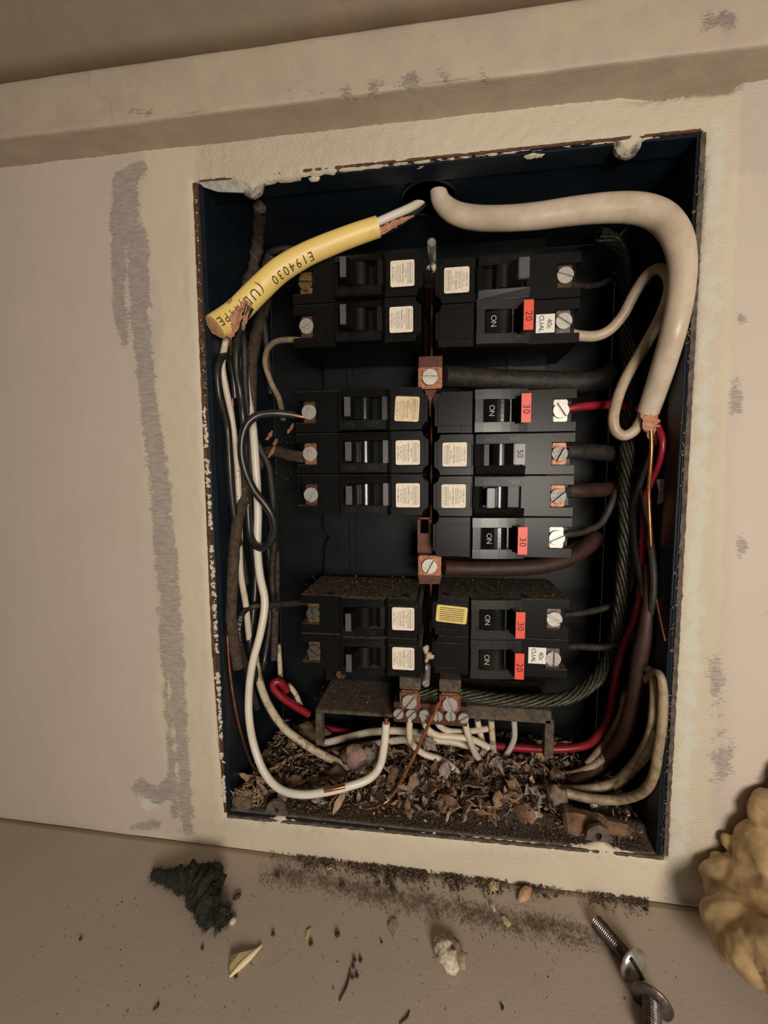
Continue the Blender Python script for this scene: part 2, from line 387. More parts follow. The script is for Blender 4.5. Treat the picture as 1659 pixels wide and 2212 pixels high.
def y_gap(x): return 356 - (x - 60) * (170 / 1500) + 13
def build_wall():
    edge = [[(418, 393), (500, 388), (528, 397), (545, 412), (566, 392), (700, 374), (900, 349), (1100, 328), (1160, 318), (1300, 306), (1335, 306), (1356, 322), (1385, 298), (1450, 288), (1520, 278)],
            [(1520, 278), (1524, 420), (1508, 620), (1498, 800), (1482, 1000), (1470, 1250), (1456, 1500), (1444, 1700), (1437, 1858)],
            [(1437, 1858), (1330, 1838), (1300, 1822), (1270, 1832), (1180, 1826), (1050, 1814), (900, 1800), (760, 1788), (640, 1776), (600, 1764), (570, 1776), (487, 1762)],
            [(487, 1762), (470, 1600), (460, 1400), (450, 1200), (443, 1000), (434, 800), (424, 600), (418, 393)]]
    E_ = .16; n = [150, 150, 130, 170]
    O = [Vector((XL - E_, 0, ZT + E_)), Vector((XR + E_, 0, ZT + E_)), Vector((XR + E_, 0, ZB - E_)), Vector((XL - E_, 0, ZB - E_))]
    inner = []; outer = []
    for s in range(4):
        pts = [P(x, y, 0) for x, y in edge[s]]
        L = [0]
        for a, b in zip(pts, pts[1:]): L.append(L[-1] + (b - a).length)
        for k in range(n[s]):
            t = k / n[s]; d = t * L[-1]; i = 0
            while L[i + 1] < d: i += 1
            q = pts[i].lerp(pts[i + 1], (d - L[i]) / (L[i + 1] - L[i]))
            nn = noise.noise(q * 260) * .0007 + noise.noise(q * 900) * .0005
            q = q + (Vector((0, 0, 1)) if s in (0, 2) else Vector((1, 0, 0))) * nn
            inner.append(q); outer.append(O[s].lerp(O[(s + 1) % 4], t))
    N = len(inner); v = []; f = []
    K = 84
    rows = [None] + [k for k in range(K + 1)]
    for r in rows:
        for a, b in zip(inner, outer):
            if r is None: p = Vector((a.x, .0035, a.z)); p += (a - Vector((0, 0, -.03))).normalized() * .0004
            else:
                t = r / K; p = a.lerp(b, t)
                x, y = proj(p)
                lump = .0006 * noise.noise(p * 22) + .00015 * noise.noise(p * 130)
                if t < .12: lump += (.12 - t) / .12 * .0009 * noise.noise(p * 300)
                if r == 0: lump += .0012
                elif r == 1: lump += .0003
                p.y = lump
                if 1340 < x < 1600 and y < 240: p.y += .006 * max(0, min(1, (y_gap(x) - y) / 5)) * max(0, min(1, (x - 1340) / 120)) * max(0, min(1, (1598 - x) / 8))
                if y < 350: p.y += .0006 * noise.noise(p * 420)
            v.append(p)
    R = len(rows)
    for r in range(R - 1):
        for k in range(N): f.append((r * N + k, r * N + (k + 1) % N, (r + 1) * N + (k + 1) % N, (r + 1) * N + k))
    # far surround, thick wall
    base = len(v); ring0 = (R - 1) * N
    for b in outer: v.append(Vector((b.x * 2.2, .0, b.z * 2.0)))
    for k in range(N): f.append((ring0 + k, ring0 + (k + 1) % N, base + (k + 1) % N, base + k))
    me = pyd('wall_back', v, f); put_attrs(me, wall_attrs)
    o = link('wall_back', me, WALL, smooth=True); o['kind'] = 'structure'
    o['label'] = 'cream and pinkish painted plaster wall with torn strips around the panel opening'
    return o
build_wall()

def slab(name, quad_fn, nx, ny, attr_fn, label):
    v = []; f = []
    for j in range(ny + 1):
        for i in range(nx + 1): v.append(quad_fn(i / nx, j / ny))
    for j in range(ny):
        for i in range(nx): a = j * (nx + 1) + i; f.append((a, a + 1, a + nx + 2, a + nx + 1))
    me = pyd(name, v, f); put_attrs(me, attr_fn)
    o = link(name, me, WALL, smooth=True); o['kind'] = 'structure'; o['label'] = label
    md = o.modifiers.new('thick', 'SOLIDIFY'); md.thickness = .02; md.offset = 1
    return o
def ledge_attrs(p):
    x, y = proj(p) if p.y > -.19 else (0, 9999)
    d = 0; wz = 1762 + (x / 1500) * 193
    band = [(600, 1880, 60), (800, 1925, 70), (1000, 1965, 70), (1200, 2000, 70), (1330, 2030, 40)]
    if y < 2300:
        d = max(d, .36 + .13 * strip_val((x, y), band) if strip_val((x, y), band) > -2.5 else 0)
        d = max(d, .38 - abs(y - wz - 16) / 70 if 470 < x < 1450 else .2 - abs(y - wz - 10) / 80)
        for bx, by, rx, ry in ((1450, 2000, 90, 40), (420, 1850, 160, 40), (1180, 2180, 60, 60), (1600, 2160, 80, 80)): d = max(d, .5 * blob((x, y), bx, by, rx, ry))
    return -3, .75, .05, 0, max(0, min(.72, d))
def ledge_q(u, w_):
    x = -.45 + .95 * u; y = -.0011 - .27 * w_
    return Vector((x, y, ledge_z(x) + (.0005 * noise.noise(Vector((x * 30, y * 30, 0))) if y < 0 else 0)))
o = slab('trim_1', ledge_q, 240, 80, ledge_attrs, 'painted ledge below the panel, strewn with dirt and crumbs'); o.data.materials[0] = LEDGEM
YH = -.0175
def head_top(x): return P(830, 62, YH * 1000).z + (head_z(x) - head_z(0)) * .9
def head_attrs(p):
    x, y = proj(p); t = -3; d = 0
    for b in ((620, 155, 0, 0),): pass
    comb = .5 + .5 * math.sin(x / 4.1)
    if 620 < x < 1120:
        t = -.9 + 1.6 * max(0, blob((x, y), 850, 185 - (x - 850) * .115, 280, 38)) * comb
    t = max(t, 1.8 * blob((x, y), 1560, 45, 90, 36) - 1.0, 1.4 * blob((x, y), 300, 240, 60, 18) - 1.0)
    return t, .5, .12, 0, max(0, .4 * blob((x, y), 1400, 110, 60, 30))
def head_q(u, w_):                                  # underside then front face of the head board, one bent sheet
    x = -.45 + .95 * u; zb = head_z(x); zt = head_top(x)
    nz = .0005 * noise.noise(Vector((x * 40, w_ * 3, 0))) + .00025 * noise.noise(Vector((x * 160, w_ * 9, 3)))
    if w_ < .45: return Vector((x, .01 + (YH - .01) * w_ / .45, zb + nz))
    if w_ < .5: k = (w_ - .45) / .05; return Vector((x, YH - .0004 * math.sin(k * 1.57), zb + nz + .0006 * k))
    if w_ < .95: k = (w_ - .5) / .45; return Vector((x, YH - .0004 + nz, zb + .0006 + (zt - zb) * k))
    return Vector((x, YH + (w_ - .95) / .05 * .03, zt + .0006))
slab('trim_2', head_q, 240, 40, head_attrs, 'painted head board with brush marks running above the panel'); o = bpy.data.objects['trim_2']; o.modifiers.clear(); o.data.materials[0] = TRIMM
def ceil_q(u, w_):
    x = -.45 + .95 * u; y = YH + .004 - .30 * w_; zt = head_top(x)
    return Vector((x, y, zt + .0004 * noise.noise(Vector((x * 25, y * 25, 9)))))
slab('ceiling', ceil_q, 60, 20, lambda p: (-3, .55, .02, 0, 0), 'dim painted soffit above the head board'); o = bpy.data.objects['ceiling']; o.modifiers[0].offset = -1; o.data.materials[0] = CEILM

# ------------------------------------------------------------------ the panel enclosure
panel = thing('breaker_panel', 'open dark blue-grey metal breaker panel box set into the wall, cover removed', 'breaker panel', (0, YB, ZB))
def part(name, me, m, parent=panel, label=None, smooth=False):
    o = link(name, me, m, parent, label, smooth)
    if parent is panel: o.matrix_parent_inverse = Matrix.Translation(-panel.location)
    return o
def mmbox(b, x0, x1, y0, y1, z0, z1): return b.box(x0 * 1000, x1 * 1000, y0 * 1000, y1 * 1000, z0 * 1000, z1 * 1000)
T = .0014
def mbox(name, m, *a, bevel=.25, label=None, parent=panel):
    return part(name, mmbox(B(), *a).mesh(name, bevel), m, parent, label)
mbox('side_panel', BOXM, XL - T, XL, .001, YB, ZB - T, ZT + T, label='blue-grey left side of the box')
mbox('side_panel', BOXM, XR, XR + T, .001, YB, ZB - T, ZT + T, label='shaded right side of the box')
mbox('side_panel', BOXM, XL, XR, .001, YB, ZB - T, ZB, label='dirt-covered bottom of the box')
KN = {'a': PZ(906, 437, ZT), 'b': PZ(947, 413, ZT)}
KC = (KN['a'] + KN['b']) / 2; KR = .0145
mbox_top = B(); nk = 32; v = []; f = []
for zz in (ZT, ZT + T):
    for ring in (0, 1):
        for k in range(nk):
            a = 2 * math.pi * (k + .5) / nk; c_, s_ = math.cos(a), math.sin(a)
            if ring == 0: v.append(Vector((KC.x + KR * c_, KC.y + KR * s_, zz)))
            else:
                t = min(((XR - KC.x) / c_ if c_ > 0 else (XL - KC.x) / c_) if abs(c_) > 1e-6 else 9, ((YB - KC.y) / s_ if s_ > 0 else (.001 - KC.y) / s_) if abs(s_) > 1e-6 else 9)
                v.append(Vector((KC.x + t * c_, KC.y + t * s_, zz)))
for k in range(nk):
    q = (k + 1) % nk
    f += [(k, nk + k, nk + q, q), (2 * nk + k, 2 * nk + q, 3 * nk + q, 3 * nk + k), (k, q, 2 * nk + q, 2 * nk + k), (nk + k, 3 * nk + k, 3 * nk + q, nk + q)]
part('side_panel', pyd('side_panel', v, f), BOXM, label='shaded top of the box with a round cable hole')
me = B().lathe([(KR * 1000, 0), (KR * 1000 + 1.2, 0), (KR * 1000 + 1.2, -1.2), (KR * 1000, -1.2), (KR * 1000, 0)], 32, 'z').mesh('hole_rim')
for q in me.vertices: q.co += Vector((KC.x, KC.y, ZT - .0001))
part('hole_rim', me, BOXM)
mbox('back_panel', PANM, XL, XR, YB, YB + T, ZB, ZT)
# folded collar round the mouth
mbox('collar', BOXM, XL, XL + .0012, .0012, .0135, ZB, ZT, label='blue-grey collar strip along the left edge')
mbox('collar', BOXM, XR - .0012, XR, .0012, .0135, ZB, ZT)
mbox('collar', BOXM, XL + .0012, XR - .0012, .0012, .0135, ZT - .0012, ZT)
mbox('collar', DUSTY, XL + .0012, XR - .0012, .0012, .0115, ZB, ZB + .0012, label='dirty dark collar strip along the bottom edge')
# rusty edge on the left, ragged
def ragged(name, m, pa, pb, w0, w1, n, y, lab=None, seed=0, th=.0012):
    b = B(); f0 = []
    v = []; 
    d = (pb - pa).normalized(); s = Vector((d.z, 0, -d.x))
    for i in range(n + 1):
        p = pa.lerp(pb, i / n); ww = w0 + (w1 - w0) * (.5 + .5 * noise.noise(Vector((i * .37, seed, 0)))) + .0006 * noise.noise(Vector((i * 1.3, seed, 5)))
        ww = max(.0002, ww)
        a = p - s * ww / 2; c = p + s * ww / 2
        v += [Vector((a.x, y, a.z)), Vector((c.x, y, c.z)), Vector((a.x, y + th, a.z)), Vector((c.x, y + th, c.z))]
    f = []
    for i in range(n):
        o = i * 4; q = o + 4
        f += [(o, o + 1, q + 1, q), (o + 2, q + 2, q + 3, o + 3), (o, q, q + 2, o + 2), (o + 1, o + 3, q + 3, q + 1)]
    f += [(0, 2, 3, 1), (n * 4, n * 4 + 1, n * 4 + 3, n * 4 + 2)]
    me = pyd(name, v, f)
    bm = bmesh.new(); bm.from_mesh(me); bmesh.ops.recalc_face_normals(bm, faces=bm.faces); bm.to_mesh(me); bm.free()
    return part(name, me, m, label=lab)
ragged('box_edge', RUST, P(421, 395, 0), P(462, 1420, 0), .0016, .0030, 160, -.0001, 'rust-brown left front edge of the box', 1)
ragged('box_edge', RUST, P(462, 1420, 0), P(487, 1755, 0), .0010, .0022, 60, -.0001, 'chipped lower left front edge of the box', 2)
ragged('box_edge', mat('dark_edge', (.05, .035, .025), .8, col2=(.13, .1, .075), scale=200, bump=.5), P(1521, 285, 0), P(1439, 1850, 0), .0014, .0032, 200, .0002, 'dark ragged right front edge of the box', 3)
ragged('box_edge', RUST, P(430, 391, 0), P(1515, 280, 0), .0006, .0016, 160, .0001, 'thin brown top front edge of the box', 4)
ragged('box_edge', MATS['dark_edge'], P(490, 1764, 0), P(1435, 1855, 0), .0008, .0026, 160, .0001, 'dirty bottom front edge of the box', 5)
# paint chips along the left and right edges
def flake_cloud(name, m, pts, parent=None, kind=True, cols=None, seed=1):
    """pts: (point, size, normal) -> one mesh of irregular thick flakes"""
    r = random.Random(seed); v = []; f = []; cc = []
    for p, sz, nrm in pts:
        nrm = nrm.normalized(); a = nrm.orthogonal().normalized(); a.rotate(Matrix.Rotation(r.uniform(0, 6.28), 3, nrm)); c = nrm.cross(a)
        k = r.choice((5, 6)); o = len(v); col = r.choice(cols) if cols else None
        if col: j = r.uniform(.6, 1.25); col = tuple(q * j for q in col)
        asp = r.uniform(.35, 1.)
        for i in range(k):
            t = 6.283 * i / k; rr = sz * r.uniform(.6, 1.15)
            q = p + a * math.cos(t) * rr + c * math.sin(t) * rr * asp
            v.append(q + nrm * (sz * .18 * r.uniform(.2, 1))); v.append(q)
        f.append(tuple(o + 2 * i for i in range(k)))
        for i in range(k): f.append((o + 2 * i, o + 2 * i + 1, o + 2 * ((i + 1) % k) + 1, o + 2 * ((i + 1) % k)))
        if cols: cc += [col] * (2 * k)
    me = pyd(name, v, f)
    if cols: setcols(me, cc)
    o = link(name, me, m, parent)
    if parent is panel: o.matrix_parent_inverse = Matrix.Translation(-panel.location)
    if kind: o['kind'] = 'stuff'
    return o
def setcols(me, cc):
    a = me.color_attributes.new('Col', 'FLOAT_COLOR', 'POINT')
    flat = []
    for q in cc: flat += [q[0], q[1], q[2], 1.]
    a.data.foreach_set('color', flat)
pts = []
for i in range(420):
    y = 880 + 880 * rnd.random() ** .9; x = 442 + (y - 880) * .050 + rnd.gauss(0, 1.6)
    if noise.noise(Vector((y * .022, 3, 0))) < -.12: continue
    pts.append((P(x, y, -.3), rnd.uniform(.0005, .0015), Vector((.1, -1, 0))))
for i in range(40):
    y = 420 + 460 * rnd.random(); x = 421 + (y - 393) * .05 + rnd.gauss(0, 1.5); pts.append((P(x, y, -.4), rnd.uniform(.0003, .0006), Vector((.2, -1, 0))))
flake_cloud('paint_chips', CREAM, pts, panel)
pts = []
for i in range(140):
    y = 330 + 1500 * rnd.random(); x = 1519 - (y - 278) * .0525 + rnd.gauss(-3, 4); pts.append((P(x, y, .3), rnd.uniform(.0004, .0012), Vector((-.3, -1, 0))))
flake_cloud('edge_crumbs', MATS['dark_edge'], pts, panel)

def blobmesh(name, c, rx, ry, rz, amp=.25, freq=500, sub=3, seed=0):
    bm = bmesh.new(); bmesh.ops.create_icosphere(bm, subdivisions=sub, radius=1)
    for v in bm.verts:
        q = v.co.copy(); k = 1 + amp * noise.noise(q * freq * .004 + Vector((seed * 7.3, seed, 0))) + amp * .5 * noise.noise(q * freq * .011 + Vector((seed, 3, 0)))
        v.co = Vector((q.x * rx * k, q.y * ry * k, q.z * rz * k)) + c
    me = bpy.data.meshes.new(name); bm.to_mesh(me); bm.free(); return me
for i, (x, y, rx, rz) in enumerate(((680, 382, 14, 10), (840, 358, 8, 5), (870, 354, 9, 5), (905, 353, 22, 9), (1150, 331, 22, 9), (1165, 326, 12, 12))):
    k = D / F; part('paint_blob', blobmesh('paint_blob', P(x, y, 3), rx * k, .0018, rz * k, .3, seed=i), CREAM, label='blob of dried cream paint', smooth=True)
# screw ears at the corners: a rounded tab with a hole
def ear(px, py, up, m, lab):
    c = P(px, py, 2); b = B(); n = 16; R_, r_ = 6.2, 2.0; ys = (-1.0, 1.0)
    # half-disc with a hole, lower side of the top edge (or upper side of the bottom edge)
    s = -1 if up else 1
    for i in range(n):
        a0 = 2 * math.pi * i / n; a1 = 2 * math.pi * (i + 1) / n
        def o_(a):
            x, z = R_ * math.cos(a), R_ * math.sin(a) * s
            if s * z < 0: z = -s * 3.0 if abs(x) < 5.9 else 0; x = max(-7, min(7, x * 1.25))
            return x, z
        q = [(r_ * math.cos(a0) * .8, r_ * math.sin(a0) * s), o_(a0), o_(a1), (r_ * math.cos(a1) * .8, r_ * math.sin(a1) * s)]
        b.prism(q if s > 0 else q[::-1], *ys)
    me = b.mesh('screw_ear')
    bm = bmesh.new(); bm.from_mesh(me); bmesh.ops.remove_doubles(bm, verts=bm.verts, dist=1e-6); bmesh.ops.recalc_face_normals(bm, faces=bm.faces)
    for v in bm.verts:
        v.co.y += .0006 * noise.noise(v.co * 400 + c * 90)
        v.co += c
    bm.to_mesh(me); bm.free()
    part('screw_ear', me, m, label=lab)
    hb = B().lathe([(2.3, 1.2), (2.3, 6)], 16).mesh('ear_socket')
    for v in hb.vertices: v.co += c
    part('ear_socket', hb, mat('socket_dark', (.012, .008, .006), .9))
EARM = mat('ear_paint', (.36, .33, .27), .6, col2=(.08, .06, .05), scale=220, lo=.45, hi=.6, bump=.5)
EARD = mat('ear_dirt', (.05, .042, .034), .7, col2=(.13, .1, .07), scale=200, bump=.5)
ear(546, 402, True, EARM, 'paint-crusted screw ear in the upper left corner')
ear(1354, 312, True, EARM, 'paint-crusted screw ear in the upper right corner')
ear(598, 1748, False, EARD, 'dirty screw ear in the lower left corner')
ear(1292, 1803, False, EARD, 'dirty screw ear in the lower right corner')
# bent painted tab in the top left corner
tl = [P(425, 391, .2), P(520, 388, .2), P(538, 402, .4), P(524, 416, .8), P(470, 414, .8), P(440, 404, .4)]
me = pyd('corner_flap', tl + [p + Vector((0, .0010, .0002)) for p in tl], [(0, 1, 2, 3, 4, 5), (11, 10, 9, 8, 7, 6)] + [(i, i + 6, (i + 1) % 6 + 6, (i + 1) % 6) for i in range(6)])
part('corner_flap', me, mat('flap_paint', (.45, .43, .38), .6, col2=(.3, .28, .24), scale=300, bump=.4), label='grey painted flap in the top left corner')

# mounting pan with ribs, bus bar, lugs, studs
YP = .079
def panpoly(pp, Y): return [(p.x * 1000, p.z * 1000) for p in (P(x, y, Y) for x, y in pp)]
b = B().prism(panpoly([(700, 520), (1180, 505), (1180, 1300), (1175, 1530), (705, 1545), (700, 1245), (702, 1180), (708, 1165), (712, 1160), (702, 1152), (699, 1140), (700, 1000)], 79), YP * 1000, YP * 1000 + 1.2)
pan = part('mounting_pan', b.mesh('mounting_pan', .15), PANM)
for x0, x1 in ((752, 768), (1090, 1104)):
    a, c = P(x0, 1000, 78), P(x1, 1000, 78)
    o = part('rib', mmbox(B(), a.x, c.x, YP - .0022, YP - .0001, P(x0, 1500, 78).z, P(x0, 560, 78).z).mesh('rib', .8, 3), PANM, pan)
a, c = P(716, 1142, 78), P(736, 1120, 78)
o = part('slot', mmbox(B(), a.x, c.x, YP - .0004, YP - .0001, a.z, c.z).mesh('slot'), mat('slot_dark', (.004, .004, .004), .9), pan)
XC = -5.2 * MM
mbox('bus_rib', COPPERD, XC - .0007, XC + .0007, .050, .0772, -.125, .124)
mbox('bus_bar', COPPERD, XC - .0055, XC + .0055, .0773, .0787, -.150, .128, label='long copper bus bar in the gap between the breakers')
def at_panel(o, p, rz=0.):
    o.location = p; o.rotation_euler = (0, rz, 0)
def lug(px, py, Y, wpx, hpx, m, sang, tabs):
    k = (D + Y * MM) / F; c = P(px, py, Y); w2, h2 = wpx * k / 2, hpx * k / 2
    g = part('bus_lug', mmbox(B(), c.x - w2, c.x + w2, c.y, c.y + .016, c.z - h2, c.z + h2).mesh('bus_lug', .6, 2), m, label='square copper lug')
    s = link('lug_screw', LUGSCREW, STEEL, g); s.location = (c.x, c.y - .0003, c.z); s.rotation_euler = (0, sang, 0)
    for t in tabs: # strap pieces
        q = [P(x, y, t[0]) for x, y in t[1]]
        bb = B().prism([(p.x * 1000, p.z * 1000) for p in q], t[0], t[0] + 2.0)
        o = part('strap', bb.mesh('strap', .2), COPPERD, g)
lug(929, 816, 31, 50, 44, COPPER, .05, [(40, [(904, 770), (956, 768), (956, 838), (904, 840)]), (36, [(914, 838), (946, 838), (931.5, 866), (930.5, 900), (928, 900), (927, 866)])])
lug(928, 1222, 31, 50, 44, COPPER, -1.1, [(40, [(902, 1240), (956, 1240), (950, 1262), (906, 1262)])])
# strap with the rectangular slot
y0 = 40
for q in ([(902, 1118), (933, 1118), (933, 1122), (902, 1122)], [(902, 1120), (908, 1120), (908, 1152), (902, 1152)], [(926, 1120), (933, 1120), (933, 1152), (926, 1152)], [(902, 1152), (933, 1152), (933, 1205), (902, 1205)]):
    if q[0][1] == 1118: bb = B()
    bb.prism([(p.x * 1000, p.z * 1000) for p in (P(x, y, y0) for x, y in q)], y0, y0 + 2)
part('slotted_strap', bb.mesh('slotted_strap'), COPPERD, label='brown copper strap with a square slot')
def stud(px, py, pyt, Y0, Y1, thread):
    a = P(px, py, Y0); L = Y0 - Y1; r = 2.35; prof = [(r, 0)]
    if thread:
        h = 0
        while h < L - 1: prof += [(r, -h - .15), (r * .84, -h - .45), (r, -h - .75)]; h += .8
    prof += [(r, -L + .4), (r - .5, -L)]
    me = B().lathe(prof, 20).mesh('cover_stud')
    for v in me.vertices: v.co += a
    o = part('cover_stud', me, ZINC, label='threaded grey cover stud' if thread else 'plain grey cover stud', smooth=not thread)
stud(934, 578, 0, 34, 7, False)
stud(922, 1440, 0, 36, 14, True)
# neutral bracket shelves and legs
def shelf(q, lab, Y0, Y1, th):
    a = P(q[0], q[2], Y0); c = P(q[1], q[2], Y0)
    z = a.z
    return part('bracket', mmbox(B(), a.x, c.x, Y0 * MM, Y1 * MM, z - th * MM, z).mesh('bracket', .4, 2), DUSTY, label=lab)
s1 = shelf((681, 848, 1532), 'rusty dusty shelf bracket on the left', 36, YP * 1000 - .3, 2.4)
s2 = shelf((985, 1192, 1522), 'dark dusty bracket on the right', 42, YP * 1000 - .3, 9.)
def leg(px0, px1, py0, py1, Y):
    a = P(px0, py0, Y); c = P(px1, py1, Y)
    mbox('bracket_leg', DUSTY, a.x, c.x, Y * MM, Y * MM + .006, c.z, a.z)
leg(681, 697, 1540, 1612, 36); leg(1178, 1195, 1556, 1640, 42)
s_ = link('pan_screw', SCREW, BRASS, panel); p = P(737, 1455, 66); s_.location = p; s_.rotation_euler = (0, 1.5, 0); s_.scale = (.8,) * 3; s_.matrix_parent_inverse = Matrix.Translation(-panel.location)
a = P(737, 1455, 66); mbox('pan_foot', PANM, a.x - .005, a.x + .005, a.y + .0005, YP, a.z - .005, a.z + .005)
# neutral bar: copper strip, two clamp lugs, six terminal screws
a = P(850, 1560, 33); c = P(1010, 1528, 33)
nb = mbox('neutral_bar', COPPERD, a.x, c.x, .0335, .043, a.z, c.z, label='dull copper neutral bar with a row of screws')
for i, (x, y, an) in enumerate(((861, 1540, -.9), (888, 1541, -.8), (917, 1542, .5), (945, 1545, 1.5), (973, 1545, 1.45), (1001, 1549, -.6))):
    o = link('terminal_screw', SMALLSCREW, STEEL, nb); o.location = P(x, y, 32); o.rotation_euler = (0, an, 0)
for x, y, an in ((885, 1513, -.95), (972, 1519, 1.2)):
    c = P(x, y, 30)
    g = part('neutral_lug', mmbox(B(), c.x - .0064, c.x + .0064, c.y, c.y + .016, c.z - .0062, c.z + .0058).mesh('neutral_lug', 1.2, 3), COPPER, label='copper neutral lug')
    o = link('lug_screw', LUGSCREW, STEEL, g); o.location = (c.x, c.y - .0002, c.z); o.rotation_euler = (0, an, 0)
    o = part('clamp', mmbox(B(), c.x - .0066, c.x + .0068, c.y + .002, c.y + .022, c.z + .0059, c.z + .014).mesh('clamp', .5, 2), DUSTY, g)

# ------------------------------------------------------------------ circuit breakers
H = 11.85
def outline(u0, u1, fork=True):
    arc = lambda sg: [(-.3 + 5.4 * math.cos(t), sg * (12.1 - 5.4 * math.sin(t))) for t in [math.radians(a) for a in (62, 45, 30, 12)]]
    a = []
    # counter-clockwise from inner bottom
    lo = [(x, z) for x, z in ((-.3 + 5.4 * math.cos(t), -12.1 + 5.4 * math.sin(t)) for t in [math.radians(q) for q in (70, 50, 30, 4)])]
    a += lo
    if fork: a += [(u1, -H), (u1, -6.3), (67.5, -6.3), (67.5, 6.3), (u1, 6.3), (u1, H)]
    else: a += [(u1, -H), (u1, H)]
    a += [(x, -z) for x, z in lo[::-1]]
    return a
def body_mesh():
    b = B(); b.prism(outline(0, 80), 0, 46.5)
    b.box(67.0, 80, 9, 46.5, -6.4, 6.4)                      # floor of the terminal pocket
    return b.mesh('housing', .3)
def cover_mesh(kind):
    b = B(); b.prism(outline(0, 23.2, False), -2.0, .2)
    b.box(3.4, 23.0, -2.5, -1.9, -7.6, 7.6)
    if kind == 'B': b.box(3.2, 17, -2.3, -1.9, -11.6, -8.0)
    return b.mesh('label_cover', .18)
def frame_a():
    b = B(); w0, w1 = -5.2, .3
    b.hexa([(24, w1, 5.9), (53, w1, 5.9), (53, w1, H), (24, w1, H), (25, w0 + .8, 5.9), (52.4, w0, 5.9), (52.4, w0, H - .6), (25, w0 + .8, H - .6)])
    b.hexa([(24, w1, -H), (53, w1, -H), (53, w1, -6.7), (24, w1, -6.7), (25, w0 + 2.6, -H + .6), (52.4, w0 + 2.2, -H + .6), (52.4, w0, -6.7), (25, w0 + .8, -6.7)])
    b.hexa([(24, w1, -6.8), (27.6, w1, -6.8), (27.6, w1, 6), (24, w1, 6), (24.4, w0 + .8, -6.8), (27.4, w0 + .2, -6.8), (27.4, w0 + .2, 6), (24.4, w0 + .8, 6)])
    b.hexa([(27.6, w1, -6.8), (30, w1, -6.8), (30, w1, 6), (27.6, w1, 6), (27.6, w0 + 2.4, -6.8), (30, w0 + 3.4, -6.8), (30, w0 + 3.4, 6), (27.6, w0 + 2.4, 6)])
    b.box(50.6, 53, w0 + 1.4, w1, -6.8, 6)
    b.box(28, 52, -.3, .3, -6.8, 6)
    return b.mesh('toggle_frame', .45, 2)
def frame_b():
    b = B(); w0, w1 = -6.2, .3
    def bar(v0, v1):  # long arched bars, high at the inner end
        n = 6
        for i in range(n):
            ua, ub = 24 + 29 * i / n, 24 + 29 * (i + 1) / n
            ha = w0 + 2.6 * (i / n) ** 2; hb = w0 + 2.6 * ((i + 1) / n) ** 2
            b.hexa([(ua, w1, v0), (ub, w1, v0), (ub, w1, v1), (ua, w1, v1), (ua, ha, v0), (ub, hb, v0), (ub, hb, v1), (ua, ha, v1)])
    bar(6.4, H); bar(-H, -6.4)
    b.hexa([(24, w1, -6.5), (29, w1, -6.5), (29, w1, 6.5), (24, w1, 6.5), (24.2, w0, -6.5), (28.6, w0 + .8, -6.5), (28.6, w0 + .8, 6.5), (24.2, w0, 6.5)])
    b.box(28, 53, -.3, .3, -6.5, 6.5)
    me = b.mesh('toggle_frame', 0)
    bm = bmesh.new(); bm.from_mesh(me); bmesh.ops.remove_doubles(bm, verts=bm.verts, dist=1e-6); bmesh.ops.recalc_face_normals(bm, faces=bm.faces)
    bm.to_mesh(me); bm.free(); return me
def paddle_mesh():
    b = B(); n = 8; pr = [(28.8, 0)]
    for i in range(n + 1):
        t = i / n; u = 28.8 + 14.8 * t; pr.append((u, 3.6 + 2.4 * math.sin(min(1, t * 1.25) * math.pi * .62)- (0 if t < .85 else (t - .85) * 22)))
    pr.append((43.9, 0))
    v = [(u, -w_, -6.1) for u, w_ in pr] + [(u, -w_, 6.1) for u, w_ in pr]; m = len(pr)
    b.add(v, [tuple(range(m)), tuple(range(2 * m - 1, m - 1, -1))] + [(i, (i + 1) % m, (i + 1) % m + m, i + m) for i in range(m)])
    return b.mesh('paddle', .25, 2)
def barrel_mesh():
    return B().lathe([(5.6, -6.4), (5.6, 5.6)], 28, 'z', (38.5, .2, 0)).mesh('toggle_barrel')
def handle_mesh(u_base, u_tip, th_b, th_t, w_tip, v0, v1, wb=0.):
    b = B(); q = []
    b.hexa([(u_base - th_b / 2, wb, v0), (u_base + th_b / 2, wb, v0), (u_base + th_b / 2, wb, v1), (u_base - th_b / 2, wb, v1),
            (u_tip - th_t / 2, -w_tip, v0 + .3), (u_tip + th_t / 2, -w_tip, v0 + .3), (u_tip + th_t / 2, -w_tip, v1 - .3), (u_tip - th_t / 2, -w_tip, v1 - .3)])
    return b.mesh('toggle_handle', .35, 2)
def clamp_mesh(): return B().box(67.8, 75.6, 1.6, 8.5, -6.2, 6.2).mesh('terminal_clamp', .5, 2)
BODY, COVA, COVB, FRA, FRB, PAD, BARREL, CLAMP = body_mesh(), cover_mesh('A'), cover_mesh('B'), frame_a(), frame_b(), paddle_mesh(), barrel_mesh(), clamp_mesh()
HAN = {'left': handle_mesh(41.5, 45.5, 4.5, 4.0, 13.5, -6.2, 5.6), 'out': handle_mesh(42, 47.6, 7, 6.0, 13, -6.4, 5.6), 'in': handle_mesh(36.0, 33.0, 6, 4.2, 13, -6.2, 5.4), 'paddle': handle_mesh(46.4, 50.4, 3.4, 4.5, 12.5, -7.6, 7.6)}
def round_rect(w_, h_, r, y, th=.12):
    p = []
    for cx, cz, a0 in ((w_ / 2 - r, h_ / 2 - r, 0), (-w_ / 2 + r, h_ / 2 - r, 90), (-w_ / 2 + r, -h_ / 2 + r, 180), (w_ / 2 - r, -h_ / 2 + r, 270)):
        for k in range(4): a = math.radians(a0 + 30 * k); p.append((cx + r * math.cos(a), cz + r * math.sin(a)))
    return p
